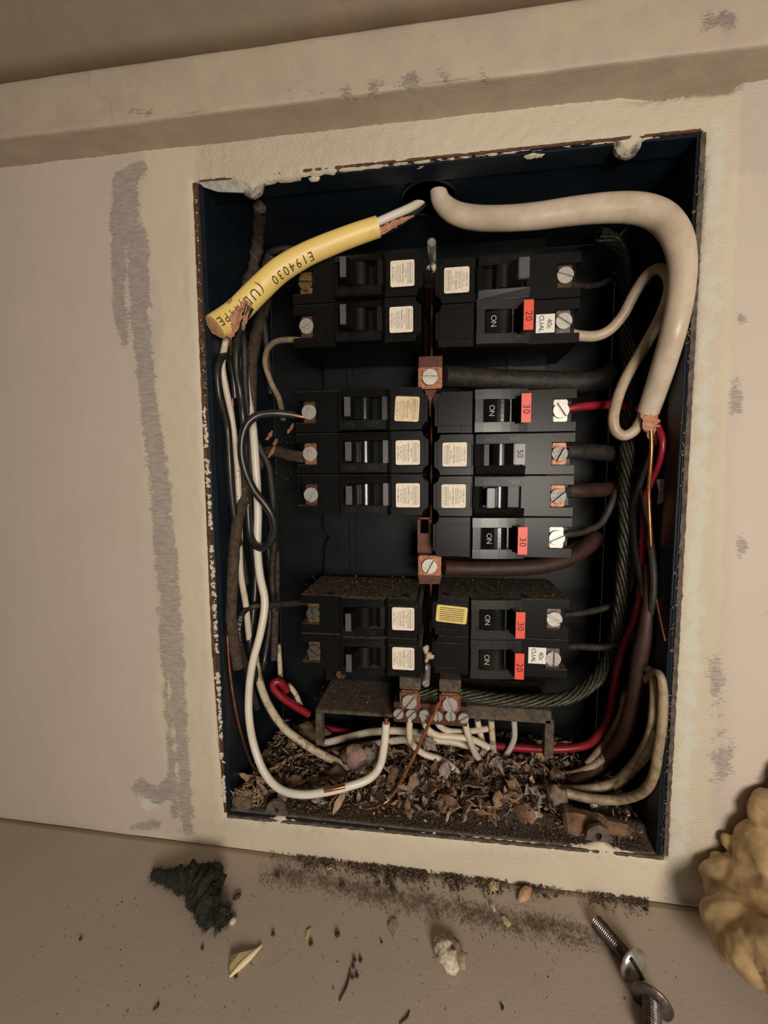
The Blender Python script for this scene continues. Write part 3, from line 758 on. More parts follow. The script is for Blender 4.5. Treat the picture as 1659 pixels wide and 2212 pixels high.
def sticker_mesh(): return B().prism(round_rect(13.8, 13.8, 1.0, 0), -.12, 0).mesh('label_sticker')
STK = sticker_mesh()
def print_mesh(lines, dashes, rotdeg, name='printed_text'):
    """lines: (text, size, spacing, x, z); dashes: (x, z, w, h). Laid out upright, then turned in the sticker plane. millimetres"""
    v = []; f = []; R_ = math.radians(rotdeg); c, s = math.cos(R_), math.sin(R_)
    def add(vs, fs):
        n = len(v)
        for x, z in vs: v.append(((x * c - z * s) * MM, -.2 * MM, (x * s + z * c) * MM))
        f.extend([tuple(i + n for i in q) for q in fs])
    for t, sz, sp, x, z in lines:
        g, ff = text_geo(t, sz, sp); add([(p.x + x, p.y + z) for p in g], ff)
    for x, z, w_, h_ in dashes: add([(x - w_ / 2, z - h_ / 2), (x + w_ / 2, z - h_ / 2), (x + w_ / 2, z + h_ / 2), (x - w_ / 2, z + h_ / 2)], [(0, 1, 2, 3)])
    me = pyd(name, v, f)
    bm = bmesh.new(); bm.from_mesh(me)
    for fc in bm.faces:
        if fc.normal.y > 0: fc.normal_flip()
    bm.to_mesh(me); bm.free(); return me
def small_rows(zs, w_, seed, h_=.2):
    r = random.Random(seed); d = []
    for z in zs:
        x = -w_ / 2
        while x < w_ / 2 - .3:
            l = r.uniform(.3, 1.1); l = min(l, w_ / 2 - x); d.append((x + l / 2, z, l, h_)); x += l + .22
    return d
LAB_D = small_rows((2.2, 1.55, .9), 9, 3, .16) + [(0, 2.85, 10.5, .1)] + small_rows((-1.7, -2.3), 5, 4, .18) + small_rows((-3.1, -5.9), 10.5, 5, .22) + [(-5.2 + i * .66, -4.4, .2, 1.5) for i in range(17)]
LAB = {}
def label_print(amp):
    if amp not in LAB: LAB[amp] = print_mesh([('STAB-LOK', 1.35, 1.35, 0, 5.5), ('CAT. No. ' + amp, 1.25, 1.1, 0, 3.9), ('CIRCUIT BREAKER', 1.25, 1.0, 0, -.4)], LAB_D, -90)
    return LAB[amp]
YELP = print_mesh([], small_rows((3.7, 2.5, 1.3, .1, -1.1, -2.4, -3.6), 14, 8, .5), 180)
REDP = {n: print_mesh([(n, 5.0, 1.1, 0, 0)], [], -90) for n in ('20', '30')}
FIFTY = print_mesh([('50', 4.6, 1.0, 0, 0)], [], -90)
CUAL = print_mesh([('40c', 3.9, .95, .3, 2.1), ('CU-AL', 3.6, .8, 0, -2.1)], [], -90)
ONP = print_mesh([('ON', 4.2, .9, 0, 0)], [], -90)
ONOFF = print_mesh([('ON', 3.4, 1.1, 7.5, 0), ('OFF', 3.4, 1.2, -5.5, 0)], [], 0)
for v in ONOFF.vertices: v.co.x *= 1
ONOFFR = print_mesh([('ON', 3.4, 1.1, -8.0, 0), ('OFF', 3.4, 1.2, 5.5, 0)], [], 180)
EMB = mat('embossed_plastic', (.010, .010, .0098), .4)

def breaker(side, row, px_outer, kind, label, amp='20', clamp=COPPER, scr=STEEL, sang=0., handle=None, sticker='paper', dark=False):
    Y = 21 if side == 'L' else 30
    zc = (121.6 - 24.32 * (row + .5)) if side == 'L' else (119.7 - 24.21 * (row + .5))
    lab = {'L': {0: -20.7, 1: -21.4, 3: -18.3, 4: -17.9, 5: -17.9, 8: -20.8, 9: -20.8}, 'R': {0: 9.0, 1: 9.0, 3: 8.8, 4: 8.7, 5: 8.3, 6: 8.2, 8: 8.0, 9: 8.0}}[side][row]
    out = -84.4 if side == 'L' else 76.2
    sx = abs(out - lab) / 66.7; xc = lab + 13.3 * sx if side == 'L' else lab - 13.3 * sx
    t = thing('circuit_breaker', label, 'circuit breaker', (xc * MM, Y * MM, zc * MM), 'circuit breakers in the panel')
    if side == 'L': t.rotation_euler = (0, math.pi, 0)
    t.scale = (sx, 1, 1)
    link('housing', BODY, BLACK, t)
    link('label_cover', COVB if kind == 'B' else COVA, BLACK, t)
    fr = link('toggle_frame', FRB if kind == 'B' else FRA, BGREY if kind == 'B' else BLACK, t)
    if kind == 'A':
        link('toggle_barrel', BARREL, BLACKG, t, smooth=True)
        e = link('embossed_text', ONOFFR, EMB, fr); e.location = (38.5 * MM, -5.0 * MM, 8.6 * MM)
        hm = HAN[handle or 'left']; h = link('toggle_handle', hm, BLACKG if not handle else BGREY, t)
        tu, tw, th_ = {'left': (45.5, 13.5, 3.5), 'out': (47.6, 13., 5.4), 'in': (33., 13., 3.7)}[handle or 'left']
        link('handle_tip', B().box(tu - th_ / 2, tu + th_ / 2, -tw - .1, -tw + .2, -5.5, 4.9).mesh('handle_tip', .1), TIPM, h, 'greyish handle tip')  # lighter grey plate over the tip face
        if handle == 'out' and amp == '50':
            e = link('engraved_number', FIFTY, INK, h); e.location = (47.6 * MM, -13.0 * MM, -.3 * MM)
    else:
        pd = link('paddle', PAD, BLACKG, t); e = link('on_lettering', ONP, ONINK, pd); e.location = (33.2 * MM, -5.75 * MM, 0)
        e.rotation_euler = (0, 0, -.07)
        h = link('toggle_handle', HAN['paddle'], BLACK, t)
        s = link('red_sticker', B().box(-2.5, 2.5, -.15, 0, -7.7, 7.7).mesh('red_sticker'), REDST, h, 'red amperage sticker'); s.location = (50.4 * MM, -12.5 * MM, 0)
        e = link('amperage', REDP[amp], INKR, h); e.location = (50.4 * MM, -12.52 * MM, -.6 * MM)
    if row == 8:
        up = -H - .03 if side == 'L' else H + .03
        for u in ((12, 61) if side == 'L' else (10, 56)):
            r_ = link('rivet_hole', B().lathe([(2.6, -.1), (2.6, .1)], 20, 'z').mesh('rivet_hole'), mat('hole_dark', (.003, .003, .003), .9), t); r_.location = (u * MM, 4.5 * MM, up * MM)
    if sticker in ('paper', 'stained'):
        s = link('label_sticker', STK.copy() if sticker == 'stained' else STK, PAPERB if sticker == 'stained' else PAPER, t, 'stained paper label' if sticker == 'stained' else 'white printed paper label')
        if sticker == 'stained': s.data.materials.clear(); s.data.materials.append(PAPERB)
        s.location = (13.3 * MM, -2.5 * MM, .2 * MM)
        p_ = link('printed_text', label_print(amp), INK, s)
        if sticker == 'stained': s.rotation_euler = (0, .06, 0)
    elif sticker == 'yellow':
        s = link('yellow_label', B().prism(round_rect(18, 10.5, 1.2, 0), -.12, 0).mesh('yellow_label'), YELST, t, 'yellow printed label'); s.location = (13.0 * MM, -2.5 * MM, 1.5 * MM); s.rotation_euler = (0, .08, 0)
        link('printed_text', YELP, INK, s)
    c_ = link('terminal_clamp', CLAMP.copy(), None, t); c_.data.materials.clear(); c_.data.materials.append(clamp)
    s = link('terminal_screw', SCREW.copy(), None, c_); s.data.materials.clear(); s.data.materials.append(scr); s.location = (71.6 * MM, 1.4 * MM, 0); s.rotation_euler = (0, sang, 0)
    return t
def cual(t, du, dv, tilt=0):
    s = link('white_sticker', B().box(-5, 5, -.15, 0, -5, 5).mesh('white_sticker'), WHITEST, t, 'white CU-AL wire sticker'); s.location = (du * MM, -.1 * MM, dv * MM); s.rotation_euler = (0, tilt, 0)
    link('printed_text', CUAL, INK, s)
BC = 'black circuit breaker '
breaker('L', 0, 632, 'A', BC + 'at the top of the left column, dusty brass screw', '15', BRASS, BRASS, .1)
breaker('L', 1, 630, 'A', BC + 'second from top in the left column', '15', COPPERD, STEEL, -.5)
breaker('L', 3, 638, 'A', BC + 'in the left column with the stained tan label', '15', COPPERD, STEEL, 1.57, sticker='stained')
breaker('L', 4, 641, 'A', BC + 'left column, directly below the one with stained label', '20', COPPER, STEEL, 1.35)
breaker('L', 5, 643, 'A', BC + 'left column, lowest of the middle three', '20', COPPERD, STEEL, -1.1)
breaker('L', 8, 650, 'A', BC + 'left column, with dusty top face below the empty slots', '15', BRASS, STEELD, 1.45)
breaker('L', 9, 651, 'A', BC + 'at the bottom of the left column', '15', BRASS, STEELD, .6)
breaker('R', 0, 1256, 'A', BC + 'at the top of the right column, white label', '15', COPPERD, STEEL, .35, 'out')
t = breaker('R', 1, 1253, 'B', BC + 'right column, second from top, red 20 and white CU-AL stickers', '20', STEELD, STEEL, .6, sticker=None); cual(t, 61.8, -.8)
breaker('R', 3, 1246, 'B', BC + 'with red 30 sticker and red wire, right column', '30', STEEL, STEEL, 1.0, sticker=None)
breaker('R', 4, 1245, 'A', BC + 'right column, handle marked 50', '50', COPPER, STEELD, -1.1, 'out')
breaker('R', 5, 1239, 'A', BC + 'right column, below the one marked 50, handle thrown inward', '50', COPPER, STEELD, -.75, 'in')
breaker('R', 6, 1234, 'B', BC + 'with red 30 sticker above the lower copper lug, right column', '30', STEEL, STEEL, -.45, sticker=None)
breaker('R', 8, 1232, 'B', BC + 'with yellow label and red 30 sticker, right column', '30', STEELD, STEEL, .6, sticker='yellow')
t = breaker('R', 9, 1226, 'B', BC + 'at the bottom of the right column, red 20 and CU-AL stickers', '20', STEELD, STEEL, 1.57, sticker=None); cual(t, 62.6, 1.6)

# ------------------------------------------------------------------ cables and wires (x, y, mm behind the wall face[, width])
# yellow cable
yc = thing('yellow_cable', 'cut yellow sheathed cable with printed lettering across the upper left', 'cable', P(906, 437, 33))
def cpart(root, name, me, m, label=None, smooth=True):
    o = link(name, me, m, root, label, smooth); o.matrix_parent_inverse = Matrix.Translation(-root.location); return o
jt = wiremesh('jacket', 42, [(817, 490, 22, 40), (770, 506, 20, 42), (715, 527, 18, 44), (660, 551, 16, 46), (605, 584, 13, 50), (555, 630, 10, 52), (510, 675, 8, 54), (466, 706, 6, 56)], seg=18, per=8, flat=.72)
jk = cpart(yc, 'jacket', jt.mesh('jacket'), YEL)
# ragged cut ends
def on_tube(tb, L, a, lift=0.):
    p, t, sd, fr, r = tb.at(L); return p + sd * (math.cos(a) * (r + lift)) + fr * (math.sin(a) * (r * tb.flat + lift))
def tube_text(tb, s, L0, a0, size, root, spacing=1.15):
    g, ff = text_geo(s, size, spacing); v = []
    w_ = max(p.x for p in g) - min(p.x for p in g)
    for p in g:
        L = L0 - p.x * MM; r = tb.at(max(0, L))[4]
        v.append(on_tube(tb, max(0, L), a0 - p.y * MM / r, .00007))
    me = pyd('printed_text', v, ff)
    return cpart(root, 'printed_text', me, INK, smooth=False)
side_sign = 1
def text_fine(s, size, sp):
    bm = bmesh.new(); bm.from_mesh(text_mesh(s, size, sp)); bmesh.ops.triangulate(bm, faces=bm.faces[:])
    for _ in range(3):
        es = [e for e in bm.edges if e.calc_length() > .7]
        if es: bmesh.ops.subdivide_edges(bm, edges=es, cuts=1); bmesh.ops.triangulate(bm, faces=bm.faces[:])
    bm.verts.index_update(); r = [v.co.copy() for v in bm.verts], [tuple(v.index for v in f.verts) for f in bm.faces]; bm.free(); return r
def nearL(tb, x, y):
    best = min(range(len(tb.c)), key=lambda i: math.hypot(proj(tb.c[i])[0] - x, proj(tb.c[i])[1] - y)); return tb.s[best]
def tube_words(tb, words, root):
    """words: (text, x, y, size) centred near a pixel, written upside down along the jacket"""
    for s, x, y, size in words:
        L0 = nearL(tb, x, y); g, ff = text_fine(s, size, 1.35); v = []
        p0, t0, sd0, fr0, r0 = tb.at(L0)
        # angular position whose projection is closest to the pixel
        a0 = min((math.pi / 2 + d * .05 for d in range(-24, 25)), key=lambda a: math.hypot(proj(on_tube(tb, L0, a))[0] - x, proj(on_tube(tb, L0, a))[1] - y))
        # reading direction runs down the cable (increasing L); letters are upside down: glyph up points to screen down
        q0, q1 = proj(on_tube(tb, L0, a0)), proj(on_tube(tb, L0, a0 + .1))
        sgn = 1 if q1[1] > q0[1] else -1
        for p in g:
            L = min(max(0, L0 + p.x * MM), tb.s[-1]); r = tb.at(L)[4]
            v.append(on_tube(tb, L, a0 + sgn * p.y * MM / (r * .9), .00008))
        cpart(root, 'printed_text', pyd('printed_text', v, ff), INK, smooth=False)
tube_words(jt, [('E194030', 628, 577, 6.2), ('(UL)', 545, 640, 6.6), ('TYPE', 492, 684, 6.0)], yc)
cpart(yc, 'sheath_core', wiremesh('c', 44, [(520, 664, 8, 46), (480, 696, 6.5, 47), (464, 708, 6, 46)], seg=14, flat=.7, wob=.35).mesh('sheath_core'), KRAFT, 'brown paper core at the cut end')
cpart(yc, 'white_conductor', wiremesh('c', 17, [(812, 482, 24), (850, 465, 26), (880, 452, 28), (KN['a'], .0023), (KN['a'] + Vector((.006, .001, .006)), .0023)]).mesh('white_conductor'), CLEANW, 'white conductor leaving the cut sheath')
cpart(yc, 'black_conductor', wiremesh('c', 13, [(815, 508, 26), (850, 492, 30), (880, 472, 31), (KN['a'] + Vector((.002, .003, 0)), .0018), (KN['a'] + Vector((.008, .003, .006)), .0018)]).mesh('black_conductor'), BLK)
def ribbon(pts, ws, Y, crinkle=.0008, seed=0):
    """thin crumpled paper strip"""
    c = catmull([P(x, y, Yy) for (x, y), Yy in zip(pts, Y)], 5); n = len(c); v = []; f = []; m = 5
    for i, p in enumerate(c):
        t = (c[min(i + 1, n - 1)] - c[max(0, i - 1)]).normalized(); s = t.cross(Vector((0, 1, 0))).normalized()
        k = i / (n - 1) * (len(ws) - 1); j = min(int(k), len(ws) - 2); w_ = (ws[j] + (ws[j + 1] - ws[j]) * (k - j)) * (p.y + D) / F
        for q in range(m):
            u = q / (m - 1) - .5
            v.append(p + s * (u * w_) + Vector((0, -1, 0)) * (crinkle * 2 * noise.noise(Vector((i * .9, q * 1.3, seed))) - .0012 * (2 * u) ** 2 * -1) + s * (.0006 * noise.noise(Vector((i * 1.7, q, seed + 4)))))
    for i in range(n - 1):
        for q in range(m - 1): f.append((i * m + q, i * m + q + 1, (i + 1) * m + q + 1, (i + 1) * m + q))
    me = pyd('paper', v, f)
    bm = bmesh.new(); bm.from_mesh(me); bmesh.ops.solidify(bm, geom=bm.faces[:], thickness=.0003); bm.to_mesh(me); bm.free(); return me
cpart(yc, 'filler_paper', ribbon([(815, 505), (840, 493), (870, 478), (895, 468)], [18, 16, 12, 3], [23, 25, 27, 29], seed=1), KRAFT, 'brown kraft paper filler')
cpart(yc, 'filler_paper', ribbon([(535, 650), (518, 675), (505, 700), (495, 730)], [6, 22, 34, 18], [4, 3, 3, 6], .0016, seed=2), KRAFT, 'crumpled brown kraft paper hanging from the slit sheath')
cpart(yc, 'filler_paper', ribbon([(490, 690), (482, 705), (474, 722)], [20, 34, 26], [4, 4, 5], .0014, seed=3), KRAFT)
cpart(yc, 'filler_paper', ribbon([(542, 655), (532, 690), (527, 715)], [10, 12, 4], [5, 6, 9], seed=4), KRAFT)
cpart(yc, 'white_conductor', wiremesh('c', 15, [(492, 715, 10), (486, 745, 14), (480, 790, 20), (488, 840, 24), (500, 900, 30), (512, 1000, 36), (517, 1120, 38), (519, 1230, 38), (531, 1305, 44), (538, 1375, 48), (545, 1430, 50)]).mesh('white_conductor'), WHITE, 'white conductor running down behind the black wires')
cpart(yc, 'ground_wire', wiremesh('c', 6, [(499, 715, 10), (498, 790, 22), (503, 870, 28), (507, 950, 31), (510, 1015, 32), (512, 1080, 34), (508, 1150, 33), (499, 1260, 28), (492, 1355, 22), (493, 1408, 22), (500, 1480, 24), (512, 1550, 28), (531, 1618, 33), (545, 1655, 36), (566, 1708, 37)]).mesh('ground_wire'), CUW, 'thin bare copper ground wire')
cpart(yc, 'black_conductor', wiremesh('c', 18, [(540, 662, 6), (522, 698, 8), (512, 745, 14), (511, 800, 18), (519, 850, 22), (525, 900, 22), (530, 960, 26), (534, 1040, 30), (536, 1110, 30), (542, 1162, 28), (560, 1183, 24), (580, 1176, 22), (592, 1150, 20), (590, 1120, 18), (575, 1092, 16), (548, 1058, 14), (530, 1018, 13), (522, 980, 12), (524, 942, 12), (537, 912, 13), (562, 896, 15), (600, 893, 18), (636, 897, 22)]).mesh('black_conductor'), BLK, 'long black conductor looping to a breaker')
cpart(yc, 'copper_tip', wiremesh('c', 9, [(634, 897, 22), (650, 900, 23), (662, 902, 24)]).mesh('copper_tip'), CUW)

# white cable
wc = thing('white_cable', 'thick off-white sheathed cable arching across the top right', 'cable', P(948, 420, 33))
wt = wiremesh('jacket', 44, [(KN['b'] + Vector((-.001, 0, .012)), .0044), (KN['b'], .0046), (957, 440, 25, 38), (985, 461, 25, 42), (1030, 471, 25, 45), (1090, 472, 22, 46), (1160, 467, 19, 48), (1240, 456, 16, 50), (1320, 449, 12, 52), (1385, 452, 9, 53), (1432, 472, 6, 54), (1462, 512, 4, 52), (1474, 570, 4, 48), (1470, 640, 6, 46), (1456, 710, 9, 45), (1438, 775, 13, 44), (1419, 835, 17, 42), (1400, 890, 21, 40)], seg=18, per=7, flat=.85)
cpart(wc, 'jacket', wt.mesh('jacket'), CABLEW)
cpart(wc, 'white_conductor', wiremesh('c', 21, [(1394, 880, 24), (1386, 905, 23), (1370, 930, 22), (1348, 941, 22), (1330, 930, 22), (1325, 905, 22), (1332, 868, 24), (1350, 820, 26), (1385, 760, 26), (1420, 698, 25), (1440, 650, 24), (1447, 612, 23), (1436, 586, 23), (1415, 582, 24), (1393, 600, 26), (1370, 635, 30), (1346, 680, 34), (1318, 712, 36), (1288, 726, 37), (1254, 726, 36), (1234, 722, 35)], per=5).mesh('white_conductor'), mat('grimy_white_insulation', (.50, .40, .28), .45, col2=(.36, .27, .18), scale=130), 'grimy white conductor bent into a hairpin loop')
cpart(wc, 'filler_paper', ribbon([(1400, 890), (1404, 920), (1410, 950), (1412, 975)], [34, 30, 18, 6], [19, 18, 20, 24], .0016, seed=7), KRAFT, 'frayed brown paper at the cable end')
cpart(wc, 'ground_wire', wiremesh('c', 8, [(1406, 930, 12), (1407, 970, 12), (1404, 1020, 14), (1401, 1070, 17), (1404, 1140, 18), (1409, 1220, 18, 6), (1419, 1300, 19, 5), (1437, 1385, 17, 4)]).mesh('ground_wire'), CUW, 'bare copper ground wire')
cpart(wc, 'black_conductor', wiremesh('c', 20, [(1402, 905, 26, 12), (1412, 945, 30, 13), (1405, 990, 34, 15), (1384, 1050, 40), (1372, 1100, 40), (1374, 1160, 40), (1384, 1230, 38), (1396, 1290, 36)]).mesh('black_conductor'), BLKD)

W = wire
# left gutter
W('black_wire', 'black wire bent over in a tight arch at the left box edge', BLK, 16, [(508, 860, 24), (502, 800, 20), (492, 772, 15), (479, 773, 12), (470, 800, 11), (473, 850, 13), (484, 890, 17), (492, 930, 20), (496, 1000, 22), (501, 1070, 25), (510, 1140, 28), (522, 1200, 32), (532, 1260, 36)])
W('black_wire', 'dusty black wire bowing right beside the left breakers', BLKD, 16, [(520, 690, 24), (528, 760, 32), (530, 840, 34), (538, 915, 36), (558, 962, 40), (579, 1003, 42), (587, 1050, 44), (590, 1100, 46), (592, 1170, 48), (588, 1240, 52), (592, 1320, 54)])
W('white_wire', 'long clean white wire with bare copper tip sweeping to the box bottom', CLEANW, 19, [(524, 740, 40), (528, 800, 40), (534, 855, 38), (545, 915, 36), (552, 1000, 34), (557, 1100, 34), (556, 1180, 32), (561, 1240, 28), (572, 1300, 24), (563, 1365, 20), (546, 1430, 18), (538, 1490, 17), (538, 1550, 16), (549, 1612, 16), (572, 1670, 12), (606, 1705, 9), (650, 1716, 8), (695, 1712, 9), (748, 1700, 12), (795, 1683, 17), (820, 1655, 24), (830, 1610, 25), (834, 1562, 26)])
wire('copper_tip', 'bare copper tip', CUW, 10, [(834, 1563, 26), (835, 1550, 26)], parent=bpy.data.objects['white_wire'])
wire('copper_scar', 'bare copper showing through nicked insulation', CUW, 9, [(700, 1708, 5.5), (722, 1704, 6.3), (746, 1698.5, 8)], parent=bpy.data.objects['white_wire'])
W('brown_cable', 'flaking brown cable in the upper left corner', BRN, 24, [(560, 445, 66), (557, 520, 62), (548, 575, 55), (535, 612, 42), (520, 660, 30)], 'cable', wob=.5)
W('brown_cable', 'cloth-covered brown cable running down the left gutter', BRN, 26, [(586, 560, 66), (577, 640, 62), (560, 700, 56), (546, 760, 52), (542, 830, 50), (541, 930, 50), (528, 1060, 44), (512, 1135, 38), (504, 1220, 34), (500, 1320, 30), (506, 1390, 32), (514, 1440, 34)], 'cable', wob=.2)
W('tan_wire', 'tan wire curling from the second left breaker', TANW, 13, [(648, 735, 26), (620, 734, 30), (594, 739, 36), (578, 755, 42), (573, 785, 46), (585, 825, 52), (603, 862, 60), (612, 905, 72)])
W('dark_wire', 'dark wire curving behind the yellow cable to the top left breaker', BLKD, 14, [(700, 545, 74), (640, 538, 74), (600, 540, 70), (577, 556, 66), (569, 600, 62), (567, 660, 58), (575, 740, 58), (585, 850, 66)])
W('brown_cable', 'thick brown stub under the left breaker with a bare steel screw', BRN, 26, [(652, 987, 26), (625, 983, 32), (592, 974, 42), (568, 982, 50), (556, 1010, 54)], 'cable', wob=.15)
bwp = [(664, 1300, 25), (620, 1304, 30), (575, 1307, 32), (545, 1310, 30), (526, 1322, 27), (517, 1345, 25), (516, 1375, 25), (522, 1402, 27), (530, 1430, 30), (540, 1480, 34), (555, 1530, 40)]
bwt = wiremesh('black_wire', 15, bwp); bwo = tag(link('black_wire', bwt.mesh('black_wire'), BLKD, smooth=True), 'black wire with white lettering bent at the lower left', 'wire')
g, ff = text_fine('OZAOV 1', 3.4, 1.25); L0 = nearL(bwt, 517, 1366); a0 = min((d * .1 for d in range(63)), key=lambda a: (on_tube(bwt, L0, a) - CAM).length); v = []
q0, q1 = proj(on_tube(bwt, L0, a0)), proj(on_tube(bwt, L0, a0 + .1)); sgn = 1 if q1[0] > q0[0] else -1
for p in g: v.append(on_tube(bwt, L0 + p.x * MM, a0 + sgn * p.y * MM / .0021 * .8, .00008))
link('printed_text', pyd('printed_text', v, ff), mat('white_ink', (.5, .47, .42), .7), bwo, 'worn white lettering')
W('dark_wire', 'dusty dark wire hanging down beside the lower left breakers', BRN, 16, [(596, 1190, 60), (597, 1250, 60), (594, 1345, 58), (592, 1425, 56)])
W('black_wire', 'thin black wire hanging straight behind the long white wire', BLK, 15, [(580, 1180, 58), (584, 1260, 58), (582, 1350, 56), (572, 1420, 52), (566, 1450, 50)])
W('black_wire', 'black wire behind the white wire at mid height', BLK, 17, [(543, 1160, 48), (552, 1240, 50), (548, 1320, 50), (540, 1400, 48), (560, 1480, 52), (590, 1550, 58), (620, 1575, 62)])
W('white_wire', 'short white stub with torn end above the red loop', DIRTW, 12, [(601, 1392, 62), (604, 1430, 62), (606, 1466, 60)])
W('white_wire', 'short curled white end beside the red loop', DIRTW, 12, [(622, 1478, 60), (638, 1498, 60), (650, 1526, 62)])
W('red_wire', 'bright red wire bent in a short loop at lower left', REDW, 18, [(668, 1543, 60), (640, 1527, 56), (612, 1508, 52), (592, 1488, 50), (592, 1474, 50), (606, 1474, 52), (620, 1492, 56)])
W('white_wire', 'scraped dirty white wire crossing the litter diagonally', DIRTW, 19, [(548, 1400, 44), (555, 1446, 42), (568, 1496, 40), (590, 1540, 42), (615, 1574, 44), (640, 1594, 44), (672, 1616, 44), (710, 1637, 42), (745, 1653, 41), (790, 1666, 40), (840, 1677, 40), (891, 1688, 38), (945, 1702, 36)])
# behind and under the neutral bar
W('white_wire', 'upper of the two white wires running level behind the litter', WHITE, 17, [(660, 1610, 60), (700, 1605, 60), (745, 1594, 60), (795, 1582, 58), (850, 1578, 58), (900, 1582, 58), (960, 1592, 60), (1020, 1600, 62)])
W('white_wire', 'lower of the two white wires running level behind the litter', WHITE, 16, [(770, 1614, 60), (820, 1605, 58), (870, 1598, 56), (930, 1598, 56), (985, 1604, 58), (1025, 1618, 58), (1060, 1640, 58)])
W('red_wire', 'red wire showing under the left shelf bracket', REDW, 12, [(690, 1568, 72), (730, 1577, 70), (780, 1583, 70), (850, 1590, 72)])
N = 'white neutral wire '
W('white_wire', N + 'dropping from the second small screw into the litter', WHITE, 15, [(886, 1548, 35), (884, 1580, 36), (890, 1606, 37), (915, 1628, 40), (950, 1640, 40), (980, 1660, 42), (998, 1684, 44), (1002, 1704, 44)])
W('white_wire', N + 'from the third small screw, swept right', WHITE, 15, [(913, 1548, 35), (922, 1572, 36), (945, 1588, 38), (985, 1592, 40), (1020, 1597, 42), (1055, 1614, 46)])
W('white_wire', N + 'from the fourth small screw, short level sweep', WHITE, 14, [(942, 1552, 36), (950, 1568, 38), (972, 1579, 42), (1010, 1580, 48), (1052, 1574, 56)])
W('white_wire', N + 'from the rightmost small screw', WHITE, 15, [(1003, 1555, 36), (1012, 1590, 38), (1025, 1625, 46), (1042, 1648, 54), (1060, 1662, 60)])
W('white_wire', N + 'emerging under the right bracket, thin and leaning', WHITE, 14, [(1031, 1556, 54), (1040, 1595, 54), (1052, 1632, 58), (1062, 1662, 62)])
W('white_wire', N + 'emerging under the right bracket, scuffed and upright', DIRTW, 14, [(1061, 1556, 54), (1064, 1600, 54), (1068, 1640, 60), (1072, 1666, 64)])
W('white_wire', 'pale wire at the far right under the bracket', mat('pale_grey_insulation', (.50, .46, .40), .45), 13, [(1110, 1556, 60), (1111, 1592, 60), (1101, 1618, 60), (1086, 1642, 60)])
W('copper_wire', 'bare copper wire slanting down in front of the neutral bar', CUW, 8, [(948, 1518, 26), (926, 1565, 25), (900, 1622, 24), (872, 1678, 22), (852, 1712, 20), (830, 1735, 19), (798, 1748, 18), (762, 1743, 19), (728, 1732, 22), (695, 1716, 28)])
# right gutter
W('red_wire', 'long red wire from the breaker with red 30 sticker down the right gutter', REDW, 17, [(1216, 887, 36, 14), (1235, 882, 36, 16), (1270, 877, 38), (1325, 875, 44), (1375, 884, 44, 14), (1408, 900, 36, 12), (1428, 935, 32, 12), (1431, 965, 30, 12), (1424, 1000, 32, 12), (1408, 1040, 36, 12), (1394, 1080, 42, 12), (1389, 1160, 44, 13), (1386, 1250, 44, 14), (1374, 1330, 42), (1350, 1390, 46), (1337, 1430, 48), (1326, 1490, 52), (1316, 1545, 56), (1295, 1585, 58), (1258, 1612, 60), (1180, 1618, 62), (1075, 1612, 66), (1000, 1604, 70), (940, 1600, 74)])
W('brown_cable', 'thick dark cable at the breaker marked 50', BLKD, 32, [(1222, 975, 40), (1250, 975, 42), (1295, 977, 50), (1335, 985, 60), (1350, 1010, 70)], 'cable', seg=12)
W('brown_cable', 'thick reddish brown cable one breaker below the 50', BRNR, 30, [(1225, 1060, 40), (1255, 1060, 42), (1295, 1058, 50), (1335, 1058, 62), (1350, 1090, 70)], 'cable', seg=12)
for y0, lab in ((975, 'frayed bare strands at the breaker marked 50'), (1062, 'frayed bare strands one breaker below the 50')):
    root = thing('wire_strands', lab, 'wire', P(1214, y0, 36))
    for i in range(7): cpart(root, 'strand', wiremesh('c', 3.5, [(1206, y0 + 4 * (i - 3), 35), (1222, y0 + 3.4 * (i - 3) + rnd.uniform(-2, 2), 34 + i % 2), (1242, y0 + 3.2 * (i - 3), 38)], seg=5).mesh('strand'), STEELD)
W('black_wire', 'black wire from the breaker above the lower copper lug', BLKD, 15, [(1206, 1157, 36), (1230, 1154, 37), (1268, 1146, 42), (1300, 1128, 46), (1322, 1085, 48), (1338, 1045, 50), (1362, 1022, 48), (1388, 1010, 46)])
W('dark_wire', 'dark thin wire at the top right breaker', BLKD, 11, [(1216, 606, 36), (1250, 617, 42), (1285, 617, 55), (1330, 600, 72)])
W('feeder_cable', 'thick dark feeder cable right of the upper copper lug', BLKD, 42, [(958, 812, 44), (1000, 814, 50), (1080, 820, 58), (1180, 824, 62), (1280, 824, 66), (1330, 800, 74)], 'cable', seg=14)
W('feeder_cable', 'thick brown feeder cable right of the lower copper lug', BRNR, 34, [(958, 1226, 42), (1000, 1228, 46), (1080, 1228, 50), (1170, 1222, 54), (1240, 1200, 60), (1290, 1160, 70)], 'cable', seg=14)
W('black_wire', 'upper dusty wire from the breaker with the yellow label', BLKD, 14, [(1212, 1328, 42), (1250, 1325, 46), (1300, 1315, 52), (1345, 1298, 52), (1366, 1262, 52), (1370, 1190, 50), (1366, 1110, 52), (1352, 1050, 56)])
W('black_wire', 'lower dusty wire from the bottom right breaker', BLKD, 15, [(1212, 1398, 42), (1250, 1396, 46), (1300, 1398, 50), (1345, 1388, 48), (1385, 1362, 34), (1407, 1315, 30), (1412, 1240, 29), (1402, 1150, 32), (1390, 1060, 36)])
W('brown_cable', 'wide dark brown cable down the lower right gutter', BRNR, 32, [(1398, 1220, 28, 14), (1400, 1290, 30, 20), (1393, 1365, 35, 28), (1382, 1420, 42), (1372, 1500, 48), (1350, 1580, 54), (1312, 1640, 54), (1268, 1676, 50), (1232, 1696, 44)], 'cable', seg=12)
